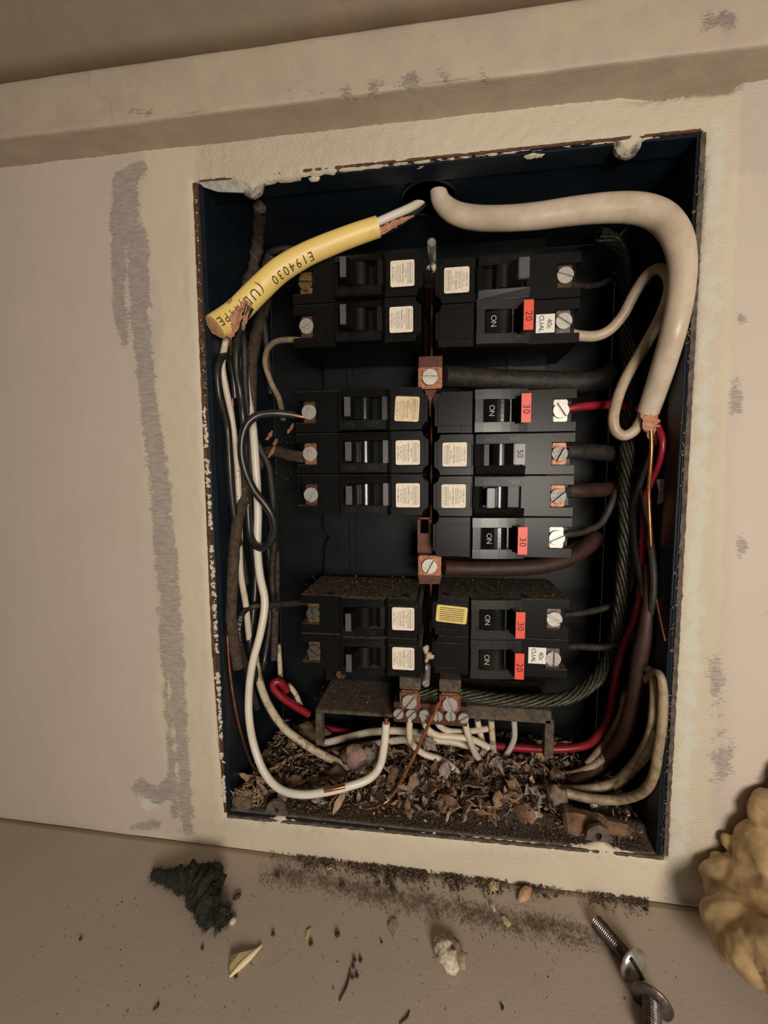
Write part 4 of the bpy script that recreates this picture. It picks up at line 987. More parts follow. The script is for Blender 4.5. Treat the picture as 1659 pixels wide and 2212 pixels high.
W('white_wire', 'outermost aged wire sweeping round the lower right corner', TANW, 20, [(1392, 1470, 52, 14), (1412, 1452, 40, 15), (1427, 1462, 30, 17), (1432, 1500, 30), (1430, 1560, 38), (1421, 1625, 34), (1410, 1680, 30), (1384, 1714, 27), (1330, 1728, 26), (1270, 1724, 26), (1222, 1712, 27)])
W('white_wire', 'aged wire bending left along the box bottom', TANW, 20, [(1370, 1466, 58, 13), (1392, 1446, 46, 14), (1408, 1454, 38, 16), (1414, 1500, 36), (1408, 1570, 44), (1390, 1620, 42), (1362, 1660, 39), (1325, 1692, 36), (1260, 1706, 35), (1195, 1706, 35), (1140, 1706, 36)])
W('white_wire', 'aged wire paired just inside the corner sweep', TANW, 17, [(1420, 1580, 42), (1396, 1630, 38), (1365, 1668, 36), (1330, 1700, 34)])
W('white_wire', 'dim tan wire slanting left at the lower right', TANW, 16, [(1352, 1500, 62), (1340, 1550, 60), (1314, 1595, 58), (1288, 1630, 56), (1268, 1652, 54)])
W('white_wire', 'dim tan wire slanting beneath the other at lower right', TANW, 16, [(1356, 1555, 60), (1330, 1605, 56), (1295, 1645, 52), (1240, 1672, 50), (1180, 1672, 50), (1130, 1660, 50)])
W('white_wire', 'greyish wire stub lying on the litter near the wood chunk', mat('greyish_insulation', (.34, .27, .22), .6, col2=(.22, .16, .12), scale=200), 16, [(1132, 1714, 32), (1155, 1732, 30), (1190, 1746, 28), (1222, 1754, 28)])
# stranded neutral
def stranded(label, pts, wpx, ns=11, turns=7.):
    root = thing('stranded_cable', label, 'cable', P(*pts[0][:3]))
    t = wiremesh('c', wpx, pts, per=10); n = len(t.c)
    for k in range(ns):
        rr = .62 if k < ns - 2 else .2; c = []; r = []
        for i in range(n):
            a = 2 * math.pi * (k / (ns - 2) + turns * t.s[i] / t.s[-1]); _, sd, fr = t.fr[i]
            j = 1 + .25 * noise.noise(Vector((i * .3, k * 5, 0)))
            c.append(t.c[i] + (sd * math.cos(a) + fr * math.sin(a)) * t.r[i] * rr * j); r.append(t.r[i] * .27)
        tb = Tube(c, r, seg=5, per=1); cpart(root, 'strand', tb.mesh('strand'), STRAND)
stranded('thick bare stranded conductor down the right side to the neutral bar', [(1292, 508, 66), (1325, 525, 68), (1345, 570, 70), (1352, 680, 72), (1358, 800, 72), (1356, 950, 72), (1352, 1120, 72), (1347, 1250, 70), (1336, 1350, 66), (1316, 1420, 60), (1280, 1475, 52), (1225, 1507, 46), (1150, 1514, 43), (1070, 1510, 41), (1000, 1502, 40), (930, 1500, 40), (870, 1502, 40)], 34)

# ------------------------------------------------------------------ litter in the box
def curl_leaf(size, seed, asp=.45):
    r = random.Random(seed); v = []; f = []; n, m = 6, 3; curl = r.uniform(-1.6, 1.6); cup = r.uniform(.2, .9)
    for i in range(n + 1):
        t = i / n; w_ = asp * size * math.sin(math.pi * min(1, max(.04, t * .95 + .03))) * r.uniform(.45, 1.3)
        a = curl * (t - .5); px = size * (t - .5); pz = size * .35 * (1 - math.cos(a * 1.3)) * (1 if curl > 0 else -1)
        for j in range(m):
            u = j - 1; v.append(Vector((px, u * w_ * .5, pz + cup * abs(u) * w_ * .4 + r.uniform(-.09, .09) * size)))
    for i in range(n):
        for j in range(m - 1): a = i * m + j; f.append((a, a + 1, a + m + 1, a + m))
    me = pyd('dry_leaf', v, f); bm = bmesh.new(); bm.from_mesh(me); bmesh.ops.solidify(bm, geom=bm.faces[:], thickness=size * .03); bm.to_mesh(me); bm.free()
    me.polygons.foreach_set('use_smooth', [True] * len(me.polygons)); return me
def floor_h(x, y):                                   # litter heap height over the box floor, metres
    px = (x - XL) / (XR - XL)
    h = .0020 + .004 * max(0, noise.noise(Vector((x * 40, y * 40, 2))) + .35) + .004 * noise.noise(Vector((x * 110, y * 110, 5)))
    h += .004 * math.exp(-((x + .02) / .055) ** 2 - ((y - .05) / .024) ** 2) + .003 * math.exp(-((x + .118) / .02) ** 2 - ((y - .02) / .018) ** 2) + .003 * math.exp(-((x - .03) / .05) ** 2 - ((y - .045) / .02) ** 2)
    h -= .010 * math.exp(-((x + .08) / .022) ** 2 - ((y - .05) / .03) ** 2)
    if y < .012: h = .0014 + (h - .0014) * max(0, (y - .002)) / .010 * .6
    return max(.0014, h)
COLS = [(.20, .125, .075), (.10, .06, .036), (.30, .20, .12), (.06, .037, .022), (.24, .15, .11), (.42, .31, .20), (.19, .14, .115), (.08, .05, .03), (.28, .20, .165)]
def heap():
    nx, ny = 120, 50; v = []; f = []; cc = []
    for j in range(ny + 1):
        for i in range(nx + 1):
            x = XL + .0015 + (XR - XL - .003) * i / nx; y = .0025 + (YB - .004) * j / ny
            v.append(Vector((x, y, ZB + floor_h(x, y) + .0008 * noise.noise(Vector((x * 600, y * 600, 0))))))
            k = .5 + .5 * noise.noise(Vector((x * 200, y * 200, 1))); cc.append((.022 + .035 * k, .014 + .024 * k, .009 + .015 * k))
    for j in range(ny):
        for i in range(nx): a = j * (nx + 1) + i; f.append((a, a + 1, a + nx + 2, a + nx + 1))
    me = pyd('litter_bed', v, f); setcols(me, cc); o = link('litter_bed', me, LITTER, smooth=True); o['kind'] = 'stuff'
    tag(o, 'bed of fine brown nest dirt on the box bottom', 'dirt')
heap()
def scatter(name, label, n, pick, smin, smax, cols, seed, tilt=.8, parent=None, m=LITTER, long=.0):
    r = random.Random(seed); v = []; f = []; cc = []
    for _ in range(n):
        p, sc = pick(r)
        if p is None: continue
        sz = r.uniform(smin, smax) * sc; nrm = Vector((r.gauss(0, tilt), r.gauss(-.25, tilt), 1)).normalized()
        a = nrm.orthogonal().normalized(); a.rotate(Matrix.Rotation(r.uniform(0, 6.28), 3, nrm)); c = nrm.cross(a)
        el = r.uniform(.25, .8) if r.random() > long else .1
        if el == .1: sz *= 1.8
        o = len(v); b_ = r.uniform(-.4, .4) * sz
        q = [a * sz, a * sz * .3 + c * sz * el + nrm * b_, -a * sz * .9 + nrm * b_ * .4, -a * sz * .2 - c * sz * el + nrm * b_]
        j = r.uniform(.55, 1.3); col = tuple(k * j for k in r.choice(cols))
        for w_ in q: v.append(p + w_)
        for w_ in q: v.append(p + w_ - nrm * sz * .12)
        f += [(o, o + 1, o + 2), (o, o + 2, o + 3), (o + 6, o + 5, o + 4), (o + 7, o + 6, o + 4), (o, o + 4, o + 5, o + 1), (o + 1, o + 5, o + 6, o + 2), (o + 2, o + 6, o + 7, o + 3), (o + 3, o + 7, o + 4, o)]
        cc += [col] * 8
    me = pyd(name, v, f); setcols(me, cc); ob = link(name, me, m, parent); ob['kind'] = 'stuff'
    if label: tag(ob, label, 'debris')
    return ob
def pick_box(r):
    x = r.uniform(XL + .003, XR - .004); y = .004 + (YB - .010) * r.random() ** .8
    if x > .075 and y < .03 and r.random() < .5: return None, 1
    return Vector((x, y, ZB + floor_h(x, y) + r.random() * .004)), (1 if y > .014 else .45)
scatter('leaf_litter', 'shredded leaf and straw litter packed in the box bottom', 4200, pick_box, .0008, .0030, COLS + [(.45, .33, .2), (.36, .25, .15)], 3, long=.35)
def pick_lip(r):
    x = XL + (XR - XL) * r.uniform(.03, .98); y = r.uniform(.0015, .016)
    return Vector((x, y, ZB + floor_h(x, y) + .0004)), 1
scatter('seed_hulls', 'dark seed hulls and granules along the front lip of the box', 5200, pick_lip, .00028, .0008, [(.07, .04, .022), (.045, .028, .016), (.11, .07, .04), (.15, .11, .07), (.03, .02, .013)], 4)
# larger leaves and scraps, each its own object
LEAVES = [curl_leaf(.011, s) for s in range(8)]
LM = [mat('dry_leaf_' + n, c, .8, col2=tuple(q * .55 for q in c), scale=500, bump=.3, bscale=900) for n, c in (('brown', (.30, .18, .105)), ('tan', (.47, .33, .20)), ('grey', (.36, .28, .235)), ('umber', (.20, .105, .06)))]
spots = [(rnd.uniform(505, 1150), rnd.uniform(1610, 1755)) for _ in range(130)] + [(rnd.uniform(860, 1200), rnd.uniform(1640, 1770)) for _ in range(90)]
k_ = 0
for x, y in spots:
    d = ray(x, y); q = None
    for i in range(300):                              # march the ray down to the heap
        t = (D + .0005 * i * .6) / d.y; p = CAM + d * t
        if p.y > YB - .006: break
        if XL + .005 < p.x < XR - .006 and p.z < ZB + floor_h(p.x, p.y) + .001: q = p; break
    if q is None or q.y < .008: continue
    cidx = rnd.randrange(4); me = LEAVES[k_ % 8].copy(); me.materials.append(LM[cidx]); o = link('dry_leaf', me, None)
    tag(o, ('brown', 'tan', 'greyish', 'dark umber')[cidx] + ' curled dry leaf scrap in the litter, ' + ('left of the long white wire tip' if x < 835 else 'between the copper wire and bracket leg' if x < 1060 else 'towards the right-hand wires'), 'leaf', 'dry leaf scraps in the box bottom')
    o.location = q + Vector((0, 0, .0022)); o.rotation_euler = (rnd.gauss(.4, .6), rnd.gauss(0, .6), rnd.uniform(0, 6.28)); s_ = rnd.uniform(.45, 1.5); o.scale = (s_, s_ * rnd.uniform(.55, 1.3), s_); k_ += 1
def lump(name, label, cat, m, px, py, Y, rx, ry, rz, seed, amp=.35, rotz=0., sub=3, freq=500):
    c = P(px, py, Y); o = link(name, blobmesh(name, Vector(), rx, ry, rz, amp, freq, sub, seed), m, smooth=True); o.location = c; o.rotation_euler = (0, rotz, 0)
    return tag(o, label, cat)
lump('pink_fluff', 'dusty pink insulation tuft behind the long white wire', 'insulation', mat('pink_fluff', (.40, .22, .20), .95, col2=(.26, .17, .145), scale=500, bump=.8, bscale=900), 775, 1634, 40, .010, .007, .0075, 2, .6)
lump('grey_fluff', 'grey lint tuft right of the pink one', 'lint', mat('grey_lint', (.28, .23, .19), .95, col2=(.18, .14, .11), scale=600, bump=.8), 805, 1632, 38, .0058, .005, .0055, 3, .6)
lump('acorn_husk', 'rounded brown husk in front of the pink tuft', 'husk', WOOD, 726, 1672, 32, .0055, .0045, .0058, 4, .25)
lump('grey_fluff', 'grey lint ball hanging on the white wires', 'lint', MATS['grey_lint'], 927, 1607, 34, .0042, .0035, .0045, 5, .6)
lump('grey_lump', 'grey-brown lump across the right-hand wires', 'lump', mat('mud_lump', (.26, .18, .135), .9, col2=(.15, .1, .07), scale=300, bump=.8, bscale=600), 1205, 1722, 24, .0055, .006, .0085, 6, .45, -.25)
lump('pale_pebble', 'small pale pebble below the right-hand wires', 'pebble', CHIP, 1282, 1742, 26, .0024, .002, .0035, 7, .25)
lump('straw_ball', 'brown straw ball behind the dirty white wire', 'straw', mat('straw', (.16, .10, .05), .95, col2=(.06, .04, .02), scale=700, bump=1., bscale=800), 665, 1585, 62, .013, .007, .0085, 8, .7)
lump('nest_ball', 'round straw nest in the lower left corner', 'nest', mat('nest_straw', (.19, .14, .085), .95, col2=(.07, .05, .03), scale=700, bump=1., bscale=800), 530, 1722, 7, .0085, .007, .0060, 9, .5)
# straws wound round the nest
for i in range(34):
    a0 = rnd.uniform(0, 6.28); pts = []; ox, oy, ec = rnd.gauss(4, 9), rnd.gauss(0, 7), rnd.uniform(.3, 1)
    for j in range(6):
        a = a0 + j * .42; pts.append((536 + ox + 26 * ec * math.cos(a), 1718 + oy + 20 * math.sin(a) * (1.3 - ec) + rnd.uniform(-2, 2), 4.5 + rnd.uniform(-1.5, 1.5)))
    W('straw', 'dry straw wound round the corner nest', mat('straw_pale', (.36, .26, .15), .8, col2=(.2, .13, .07), scale=400), rnd.uniform(2, 3.6), pts, 'straw', 5, group='straws of the corner nest')
# wood chunk on the right
def chunk():
    v = []; f = []; n, m = 22, 10; a = P(1212, 1768, 13); b_ = P(1368, 1792, 12)
    for i in range(n + 1):
        t = i / n; c = a.lerp(b_, t); w_ = (.0048 * (1 - t) ** .5 + .0025) * (1 if t < .93 else .5) * (.55 if i == 0 else 1)
        for k in range(m):
            an = 2 * math.pi * k / m; rr = w_ * (1 + .3 * noise.noise(Vector((t * 2, k * 1.7, 0))) + .2 * noise.noise(Vector((t * 9, k * 2.3, 4))))
            v.append(c + Vector((0, math.cos(an) * rr * 1.1, math.sin(an) * rr * .9)))
    for i in range(n):
        for k in range(m): f.append((i * m + k, i * m + (k + 1) % m, (i + 1) * m + (k + 1) % m, (i + 1) * m + k))
    f += [tuple(range(m)), tuple(range((n + 1) * m - 1, n * m - 1, -1))]
    tag(link('wood_chunk', pyd('wood_chunk', v, f), WOOD), 'splintered brown wood chunk in the lower right of the box', 'wood')
chunk()
# dried crumbs, shredded paper, scraps in the panel
r_ = random.Random(5)
for x, y, s_, lab in ((590, 975, 9, 'kraft paper shred on the brown stub cable'), (585, 940, 7, 'pink-brown paper shred above the brown stub'), (630, 925, 8, 'pale shred below the looped wire end'), (597, 955, 5, 'tiny tan shred above the brown stub')):
    o = link('paper_shred', ribbon([(x - s_, y + s_ * 1.4), (x, y), (x + s_ * .6, y - s_ * 1.3)], [4, 8, 3], [36, 35, 36], .0012, seed=s_), KRAFT); tag(o, lab, 'paper')
o = link('plaster_scrap', pyd('plaster_scrap', [P(563, 449, 40), P(607, 458, 40), P(607, 462, 40), P(602, 478, 40)] + [P(563, 449, 40) + Vector((0, .001, 0)), P(607, 458, 40) + Vector((0, .001, 0)), P(607, 462, 40) + Vector((0, .001, 0)), P(602, 478, 40) + Vector((0, .001, 0))], [(3, 2, 1, 0), (4, 5, 6, 7), (0, 1, 5, 4), (1, 2, 6, 5), (2, 3, 7, 6), (3, 0, 4, 7)]), CHIP); tag(o, 'grey-white pointed scrap stuck in the upper left corner', 'scrap')
for x, y, lab in ((1428, 1060, 'pale torn scrap on the right inner side of the box'),):
    q = [P(x - 10, y - 24, 19), P(x + 8, y - 26, 15), P(x + 5, y + 2, 16), P(x + 9, y + 22, 14), P(x - 8, y + 30, 19), P(x - 5, y + 2, 18)]
    tag(link('plaster_scrap', pyd('plaster_scrap', q + [p + Vector((.0005, .0012, 0)) for p in q], [(5, 4, 3, 2, 1, 0), (6, 7, 8, 9, 10, 11)] + [(i, (i + 1) % 6, (i + 1) % 6 + 6, i + 6) for i in range(6)]), mat('grey_scrap', (.2, .19, .16), .8, col2=(.1, .09, .08), scale=300)), lab, 'scrap')
for j, (x, y, Y, lab) in enumerate(((921, 1425, 30, 'dried whitish clump above the threaded stud'), (936, 578, 30, 'dried whitish clump at the plain stud'))):
    root = thing('dried_caulk', lab, 'caulk', P(x, y, Y))
    for i in range(7 if j == 0 else 4):
        a = r_.uniform(0, 6.28); dx, dy = (r_.gauss(0, 7), r_.gauss(0, 13)) if j == 0 else (r_.gauss(0, 5), r_.gauss(0, 5))
        cpart(root, 'crumb', blobmesh('crumb', P(x + dx, y + dy, Y - r_.uniform(0, 4)), r_.uniform(.001, .0022), .0016, r_.uniform(.0012, .003), .5, 500, 2, i), mat('dried_caulk', (.55, .46, .35), .8, col2=(.38, .3, .2), scale=400, bump=.5))
# bright specks on the breakers and shelves
def pick_speck(r):
    k = r.random()
    if k < .45: p = P(r.uniform(560, 660), r.gauss(1010, 50), r.uniform(60, 88))
    elif k < .6: p = P(r.uniform(480, 540), r.gauss(1060, 30), 20)
    elif k < .85: p = Vector((r.uniform(-.09, -.02) if r.random() < .6 else r.uniform(.01, .07), r.uniform(.032, .068), .0))
    else: p = P(r.uniform(690, 840), 1500, 60)
    if p.z == 0: p.z = (121.6 - 24.32 * 8) * MM + .0004 if p.x < 0 else (119.7 - 24.21 * 8) * MM + .0004
    elif k >= .85: p.y = r.uniform(.04, .075); p.z = P(760, 1532, 36).z + .0003
    return p, 1
scatter('pale_specks', 'pale specks of grit over the left gutter and breaker tops', 420, pick_speck, .00025, .0007, [(.5, .42, .28), (.34, .24, .13), (.22, .15, .09)], 12)

# ------------------------------------------------------------------ on the ledge
def on_ledge(px, py, h=0.): return PL(px, py, h)
def pick_joint(r):
    x = r.triangular(560, 1240, 900) if r.random() < .85 else r.uniform(1250, 1400); wz = proj(Vector((P(x, 1800, 0).x, 0, ledge_z(P(x, 1800, 0).x))))[1]
    p = on_ledge(x, wz + abs(r.gauss(0, 14)) + 2, .3); p.y = min(p.y, -.0008)
    if noise.noise(Vector((x * .025, 7, 0))) + .35 * noise.noise(Vector((x * .09, y_ := p.y * 300, 2))) < -.12 and r.random() < .85: return None, 1
    return p + Vector((0, 0, r.random() * .0016)), 1
DC = [(.10, .062, .036), (.06, .037, .021), (.15, .10, .06), (.21, .15, .095), (.035, .023, .014)]
scatter('joint_dirt', 'dark crumbs heaped along the joint of wall and ledge', 3000, pick_joint, .0003, .0011, DC, 21, long=.12)
def pick_band(r):
    t = r.random(); x = 560 + 780 * t; y = 1880 + 160 * t + r.gauss(0, 15)
    if noise.noise(Vector((x * .02, y * .03, 4))) < -.1 and r.random() < .75: return None, 1
    return on_ledge(x, y, .15), 1
scatter('dirt_band', 'band of brown dust and grit across the ledge', 11000, pick_band, .00012, .0004, [(.17, .11, .068), (.21, .145, .095), (.12, .076, .046), (.26, .19, .13)], 22)
def pick_loose(r): return on_ledge(r.uniform(60, 1500), r.uniform(1930, 2200), .15), 1
scatter('loose_grit', 'loose dark grit sprinkled over the ledge', 260, pick_loose, .0002, .0006, DC, 23, long=.15)
def pellet(px, py, L, w_, ang, label=None):
    me = blobmesh('dropping', Vector(), L / 2, w_ / 2, w_ / 2, .25, 500, 2, px % 7); o = link('dropping', me, PELLET, smooth=True)
    o.location = on_ledge(px, py, w_ * 450); o.rotation_euler = (0, 0, ang)
    tag(o, label or 'small dark brown dropping on the ledge', 'dropping', 'droppings on the ledge')
for x, y, L, w_, a in ((512, 1936, 6, 3, .7), (600, 1890, 4, 2.2, 0), (740, 1912, 4.5, 2.6, .2), (817, 1908, 4.5, 3, 1.2), (838, 1906, 4.5, 2.8, .4), (850, 1920, 5, 2.6, -.5), (842, 1885, 4.6, 3, 0), (917, 1888, 5, 3.2, .2), (1178, 1935, 4, 2, -.3), (1158, 1922, 4, 3, .8), (729, 2018, 3.2, 2.6, 0), (590, 2018, 2.6, 2, 0), (672, 2038, 2.8, 2.2, .4), (766, 2074, 2.4, 2, 0), (779, 2074, 2.4, 2, .5), (763, 2088, 2.2, 1.8, 0), (771, 2108, 2.4, 2, 0), (761, 2112, 2, 1.8, .4), (174, 2028, 2, 1.6, 0), (437, 2048, 2, 1.5, 0), (510, 2110, 2.2, 1.3, .8), (824, 2035, 1.6, 1.4, 0), (1395, 1965, 3.6, 1.6, .1)):
    pellet(x, y, L * MM * .8, w_ * MM * .8, a)
def flat_poly(name, label, cat, m, pix, h0, th, curl=0.):
    v = []; n = len(pix)
    cx = sum(p[0] for p in pix) / n; cy_ = sum(p[1] for p in pix) / n
    top = [on_ledge(x, y, h0) for x, y in pix]; c = on_ledge(cx, cy_, h0) + Vector((0, 0, th * 1.2))
    v = top + [p + Vector((0, 0, th)) for p in top] + [c]
    f = [tuple(range(n - 1, -1, -1))] + [(i, (i + 1) % n, (i + 1) % n + n, i + n) for i in range(n)] + [(i + n, (i + 1) % n + n, 2 * n) for i in range(n)]
    me = pyd(name, v, f); bm = bmesh.new(); bm.from_mesh(me); bmesh.ops.recalc_face_normals(bm, faces=bm.faces); bm.to_mesh(me); bm.free()
    return tag(link(name, me, m), label, cat)
flat_poly('yellow_chip', 'yellow chip at the joint beside the pink seed', 'chip', BONE, [(1056, 1916), (1062, 1908), (1078, 1910), (1076, 1924), (1060, 1930)], .4, .0012)
flat_poly('yellow_chip', 'narrow pale yellow chip in the dust band', 'chip', BONE, [(1082, 1984), (1090, 1982), (1104, 1998), (1098, 2004), (1088, 1996)], .2, .001)
flat_poly('yellow_chip', 'tiny yellow chip in the dark crumbs, left part of the joint', 'chip', BONE, [(705, 1876), (718, 1868), (716, 1876), (708, 1882)], .6, .001)
o = link('seed_husk', blobmesh('seed_husk', Vector(), .0052, .0026, .0022, .2, 500, 3, 2), mat('pink_husk', (.52, .30, .20), .6, col2=(.36, .19, .12), scale=300, bump=.3), smooth=True); o.location = on_ledge(1134, 1931, 2.0); o.rotation_euler = (0, -.15, .75); tag(o, 'pink-tan seed husk at the right end of the crumbs', 'seed')
flat_poly('straw_husk', 'thin pale husk lying by itself near the ledge middle', 'husk', BONE, [(660, 2028), (662, 2012), (672, 2006), (668, 2022), (664, 2034)], .1, .0006)
flat_poly('plaster_chip', 'small grey flat chip left of the big plaster piece', 'chip', mat('greyish_chip', (.33, .28, .21), .8, col2=(.25, .2, .15), scale=400), [(838, 2005), (846, 1990), (858, 1990), (862, 2008), (850, 2028)], .2, .0012)
flat_poly('white_crumb', 'white crumb in the dust band', 'crumb', CHIP, [(1058, 1958), (1064, 1954), (1070, 1968), (1066, 1972)], .2, .0015)
# large plaster piece: a rounded lump with a leaning flake
pc = thing('plaster_piece', 'big pale plaster fragment lying on the ledge centre', 'plaster', on_ledge(960, 2070))
def lpart(root, name, me, m, lab=None): return cpart(root, name, me, m, lab)
bm_c = [on_ledge(952, 2030, 3), on_ledge(958, 2050, 3.5), on_ledge(968, 2072, 3.2), on_ledge(988, 2100, 2)]
tb = Tube(bm_c, [.0032, .0046, .0040, .0018], seg=12, per=8, flat=.75, wob=.5); lpart(pc, 'lump', tb.mesh('lump'), CHIP)
tb = Tube([on_ledge(964, 2022, 2.5), on_ledge(982, 2050, 2.5), on_ledge(996, 2078, 2), on_ledge(1004, 2096, 1)], [.0012, .0032, .0034, .0006], seg=8, per=7, flat=.35, wob=.5); lpart(pc, 'flake', tb.mesh('flake'), mat('tan_flake', (.34, .25, .16), .7, col2=(.22, .15, .09), scale=300, bump=.3))
# yellow shard: folded triangular sliver
v = [on_ledge(492, 2098, .2), on_ledge(498, 2110, .2), on_ledge(566, 2042, .4), on_ledge(543, 2052, 2.2), on_ledge(518, 2058, 3.2), on_ledge(497, 2064, 2.6), on_ledge(496, 2085, 3.0)]
me = pyd('bark_shard', v, [(0, 1, 6), (1, 2, 3), (1, 3, 4), (1, 4, 6), (4, 5, 6), (5, 0, 6)])
bm = bmesh.new(); bm.from_mesh(me); bmesh.ops.recalc_face_normals(bm, faces=bm.faces); bmesh.ops.solidify(bm, geom=bm.faces[:], thickness=.0007); bm.to_mesh(me); bm.free()
sh = thing('bark_shard', 'folded yellowish triangular shard lying on the ledge', 'shard', on_ledge(515, 2085)); lpart(sh, 'sheet', me, mat('shard_inner', (.33, .26, .13), .6, col2=(.25, .18, .09), scale=200)).data.polygons.foreach_set('use_smooth', [False] * len(me.polygons))
tb = Tube([on_ledge(496, 2110, .8), on_ledge(520, 2086, 1.0), on_ledge(545, 2062, 1.2), on_ledge(566, 2042, .8)], [.0005, .0013, .0012, .0003], seg=8, per=6, flat=.6); lpart(sh, 'rim', tb.mesh('rim'), mat('shard_rim', (.74, .62, .36), .55))
# twigs
for x0, y0, x1, y1, lab in ((757, 2090, 733, 2162, 'thin dark twig curving on the ledge'), (342, 2165, 330, 2182, 'short dark sliver on the left of the ledge'), (885, 2183, 862, 2212, 'hair-thin curved fibre at the bottom edge'), (1080, 2168, 1084, 2182, 'dark curved splinter below the plaster piece')):
    tb = Tube([on_ledge(x0, y0, .5), on_ledge((x0 + x1) / 2 + 5, (y0 + y1) / 2, .6), on_ledge(x1, y1, .4)], [.0002, .00045, .0003], seg=6, per=6); tag(link('twig', tb.mesh('twig'), PELLET, smooth=True), lab, 'twig')
# dark fluffy clump: a body with many fibres
fl = thing('lint_clump', 'dark green-black fluffy clump on the left of the ledge', 'lint', on_ledge(430, 1940))
fp = [(330, 1888, 2.0), (375, 1895, 4.5), (425, 1905, 6.5), (440, 1935, 6.5), (452, 1965, 5.2), (462, 1992, 3.4)]
bt = Tube([on_ledge(x, y, h * .75) for x, y, h in fp], [.0016, .0042, .0074, .0066, .0056, .0042], seg=16, per=8, flat=.8, wob=.7); lpart(fl, 'body', bt.mesh('body'), FLUFF)
bt2 = Tube([on_ledge(430, 1905, 5), on_ledge(455, 1885, 5), on_ledge(462, 1925, 5)], [.005, .0052, .004], seg=12, per=6, wob=.7); lpart(fl, 'body', bt2.mesh('body'), FLUFF)
bt3 = Tube([on_ledge(462, 1990, 2.5), on_ledge(480, 1978, 2.8), on_ledge(496, 1972, 2.5)], [.004, .0036, .002], seg=12, per=6, wob=.7); lpart(fl, 'body', bt3.mesh('body'), FLUFF)
def fibres():
    r = random.Random(9); v = []; f = []
    for _ in range(4200):
        T_ = r.choice((bt, bt, bt2, bt3)); i = r.randrange(len(T_.c)); t, sd, fr = T_.fr[i]; a = r.uniform(0, 6.28); d = (sd * math.cos(a) + fr * math.sin(a) * .8)
        p = T_.c[i] + d * T_.r[i] * .9; dirv = (d + Vector((r.gauss(0, .9), r.gauss(0, .9), r.gauss(0, .7)))).normalized() * r.uniform(.0012, .0048)
        q = p + dirv; q.z = max(q.z, ledge_z(q.x) + .0002); m_ = (p + q) / 2 + Vector((r.gauss(0, .0005), r.gauss(0, .0005), r.gauss(0, .0005)))
        wv = dirv.cross(Vector((r.random(), r.random(), r.random()))).normalized() * .00009; o = len(v)
        v += [p - wv, p + wv, m_ + wv, m_ - wv, q]; f += [(o, o + 1, o + 2, o + 3), (o + 3, o + 2, o + 4)]
    me = pyd('fibres', v, f); o = lpart(fl, 'fibres', me, FLUFF); o['kind'] = 'stuff'
fibres()
lpart(fl, 'pale_tip', blobmesh('pale_tip', on_ledge(503, 1990, 1.6), .0016, .0016, .0016, .2), mat('pale_tuft', (.5, .46, .38), .9), 'tiny white tuft at its end')
# bolts
def bolt_shaft(a, b_, r, pitch=.0009):
    ax = (b_ - a); L = ax.length; prof = [(r * .6 * 1000, 0)]; h = .0004
    while h < L - .0002: prof += [(r * 1000, h * 1000), (r * 860, (h + pitch * .45) * 1000)]; h += pitch
    prof += [(r * 900, L * 1000)]
    me = B().lathe(prof, 18, 'z').mesh('shaft'); q = ax.normalized().to_track_quat('Z', 'Y')
    for v_ in me.vertices: v_.co = q @ v_.co + a
    return me, q
BOLTM = mat('grey_bolt', (.20, .17, .15), .38, .85, col2=(.10, .08, .07), scale=400, bump=.15)
HEADM = mat('bright_head', (.62, .60, .56), .32, .8, col2=(.5, .47, .42), scale=400, bump=.1)
def bolt1():
    a = on_ledge(1288, 1992, 2.6); b_ = on_ledge(1366, 2082, 5.0)
    root = thing('slotted_bolt', 'grey machine screw with slotted round head on the ledge', 'bolt', a)
    me, q = bolt_shaft(a, b_, .0034); lpart(root, 'shaft', me, BOLTM).data.polygons.foreach_set('use_smooth', [False] * len(me.polygons))
    b = B(); n = 16; R_ = 5.4
    for i in range(7): pass
    R_ = 7.2; prof = [(R_ * .5, 0), (R_, .2), (R_ * .97, 1.0), (R_ * .80, 2.0), (R_ * .5, 2.7), (.4, 3.0)]
    hm = B().lathe(prof, 28, 'z').mesh('head'); sl = B().box(-.75, .75, -6.2, 6.2, 1.5, 3.1).mesh('slot')
    tw = Matrix.Rotation(.5, 3, 'Z')
    for m_ in (hm, sl):
        for v_ in m_.vertices: v_.co = q @ (tw @ v_.co) + b_
    h = lpart(root, 'head', hm, HEADM, 'bright slotted head'); s = cpart(root, 'slot', sl, mat('slot_shadow', (.02, .018, .016), .8), smooth=False)
bolt1()
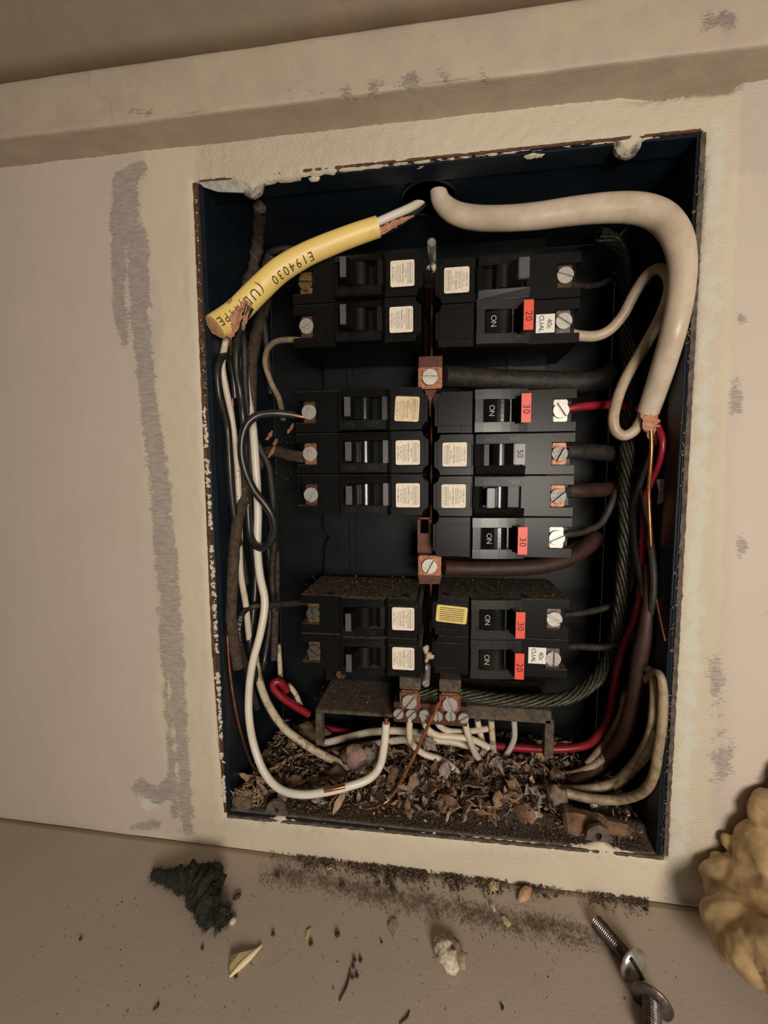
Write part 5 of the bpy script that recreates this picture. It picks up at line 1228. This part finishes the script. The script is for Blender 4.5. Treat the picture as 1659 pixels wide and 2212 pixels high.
def bolt2():
    a = on_ledge(1407, 2163, 5.0); b_ = on_ledge(1410, 2250, 3.0)
    root = thing('washer_bolt', 'bolt with wide washer-like head at the bottom edge of the ledge', 'bolt', b_)
    me, q = bolt_shaft(a, b_, .0036); lpart(root, 'shaft', me, BOLTM).data.polygons.foreach_set('use_smooth', [False] * len(me.polygons))
    hm = B().lathe([(2.4, .8), (7.6, .6), (8.0, -.1), (7.4, -.8), (4.8, -1.7), (.5, -2.2)], 32, 'z').mesh('washer_head')
    ax = Vector((-.42, -.75, -.1)).normalized(); qq = ax.to_track_quat('Z', 'Y')
    for v_ in hm.vertices: v_.co = qq @ v_.co + a
    lpart(root, 'washer_head', hm, BOLTM, 'wide round flat head')
bolt2()
# spray foam at the right
def foam():
    bm = bmesh.new()
    blobs = [(1625, 1945, -16, 30), (1570, 1905, -12, 17), (1600, 2010, -30, 24), (1660, 1850, -14, 24), (1545, 1890, -8, 10), (1640, 2060, -42, 20), (1700, 1980, -25, 36), (1700, 2090, -48, 24), (1595, 1850, -6, 8), (1575, 1820, -5, 6), (1612, 1815, -5, 6), (1548, 1850, -4, 5), (1680, 1760, -10, 20), (1740, 1700, -10, 20), (1645, 1800, -7, 9)]
    for i, (x, y, Y, r) in enumerate(blobs):
        c = P(x, y, Y); rr = r * MM * .6
        c.z = max(c.z, ledge_z(c.x) + rr * .75)
        m = bmesh.new(); bmesh.ops.create_icosphere(m, subdivisions=3, radius=1)
        for v_ in m.verts:
            q = v_.co; k = 1 + .22 * noise.noise(q * 1.2 + Vector((i * 3., 0, 0))); v_.co = Vector((q.x * rr * k, q.y * rr * k * .9, q.z * rr * k)) + c
        me = bpy.data.meshes.new('tmp'); m.to_mesh(me); m.free(); bm.from_mesh(me); bpy.data.meshes.remove(me)
    me = bpy.data.meshes.new('spray_foam'); bm.to_mesh(me); bm.free()
    o = bpy.data.objects.new('tmp', me); C.objects.link(o)
    md = o.modifiers.new('r', 'REMESH'); md.mode = 'VOXEL'; md.voxel_size = .0009
    sm = o.modifiers.new('s', 'SMOOTH'); sm.factor = .6; sm.iterations = 6
    bpy.context.view_layer.update()
    res = bpy.data.meshes.new_from_object(o.evaluated_get(bpy.context.evaluated_depsgraph_get())); bpy.data.objects.remove(o)
    for v_ in res.vertices:
        v_.co += v_.normal * (.0016 * noise.noise(v_.co * 90) + .0005 * noise.noise(v_.co * 260))
        v_.co.z = max(v_.co.z, ledge_z(v_.co.x) + .0001); v_.co.y = min(v_.co.y, -.0008)
    res.name = 'spray_foam'; tag(link('spray_foam', res, FOAM, smooth=True), 'lumpy yellow-tan hardened spray foam in the right corner of the ledge', 'foam')
foam()
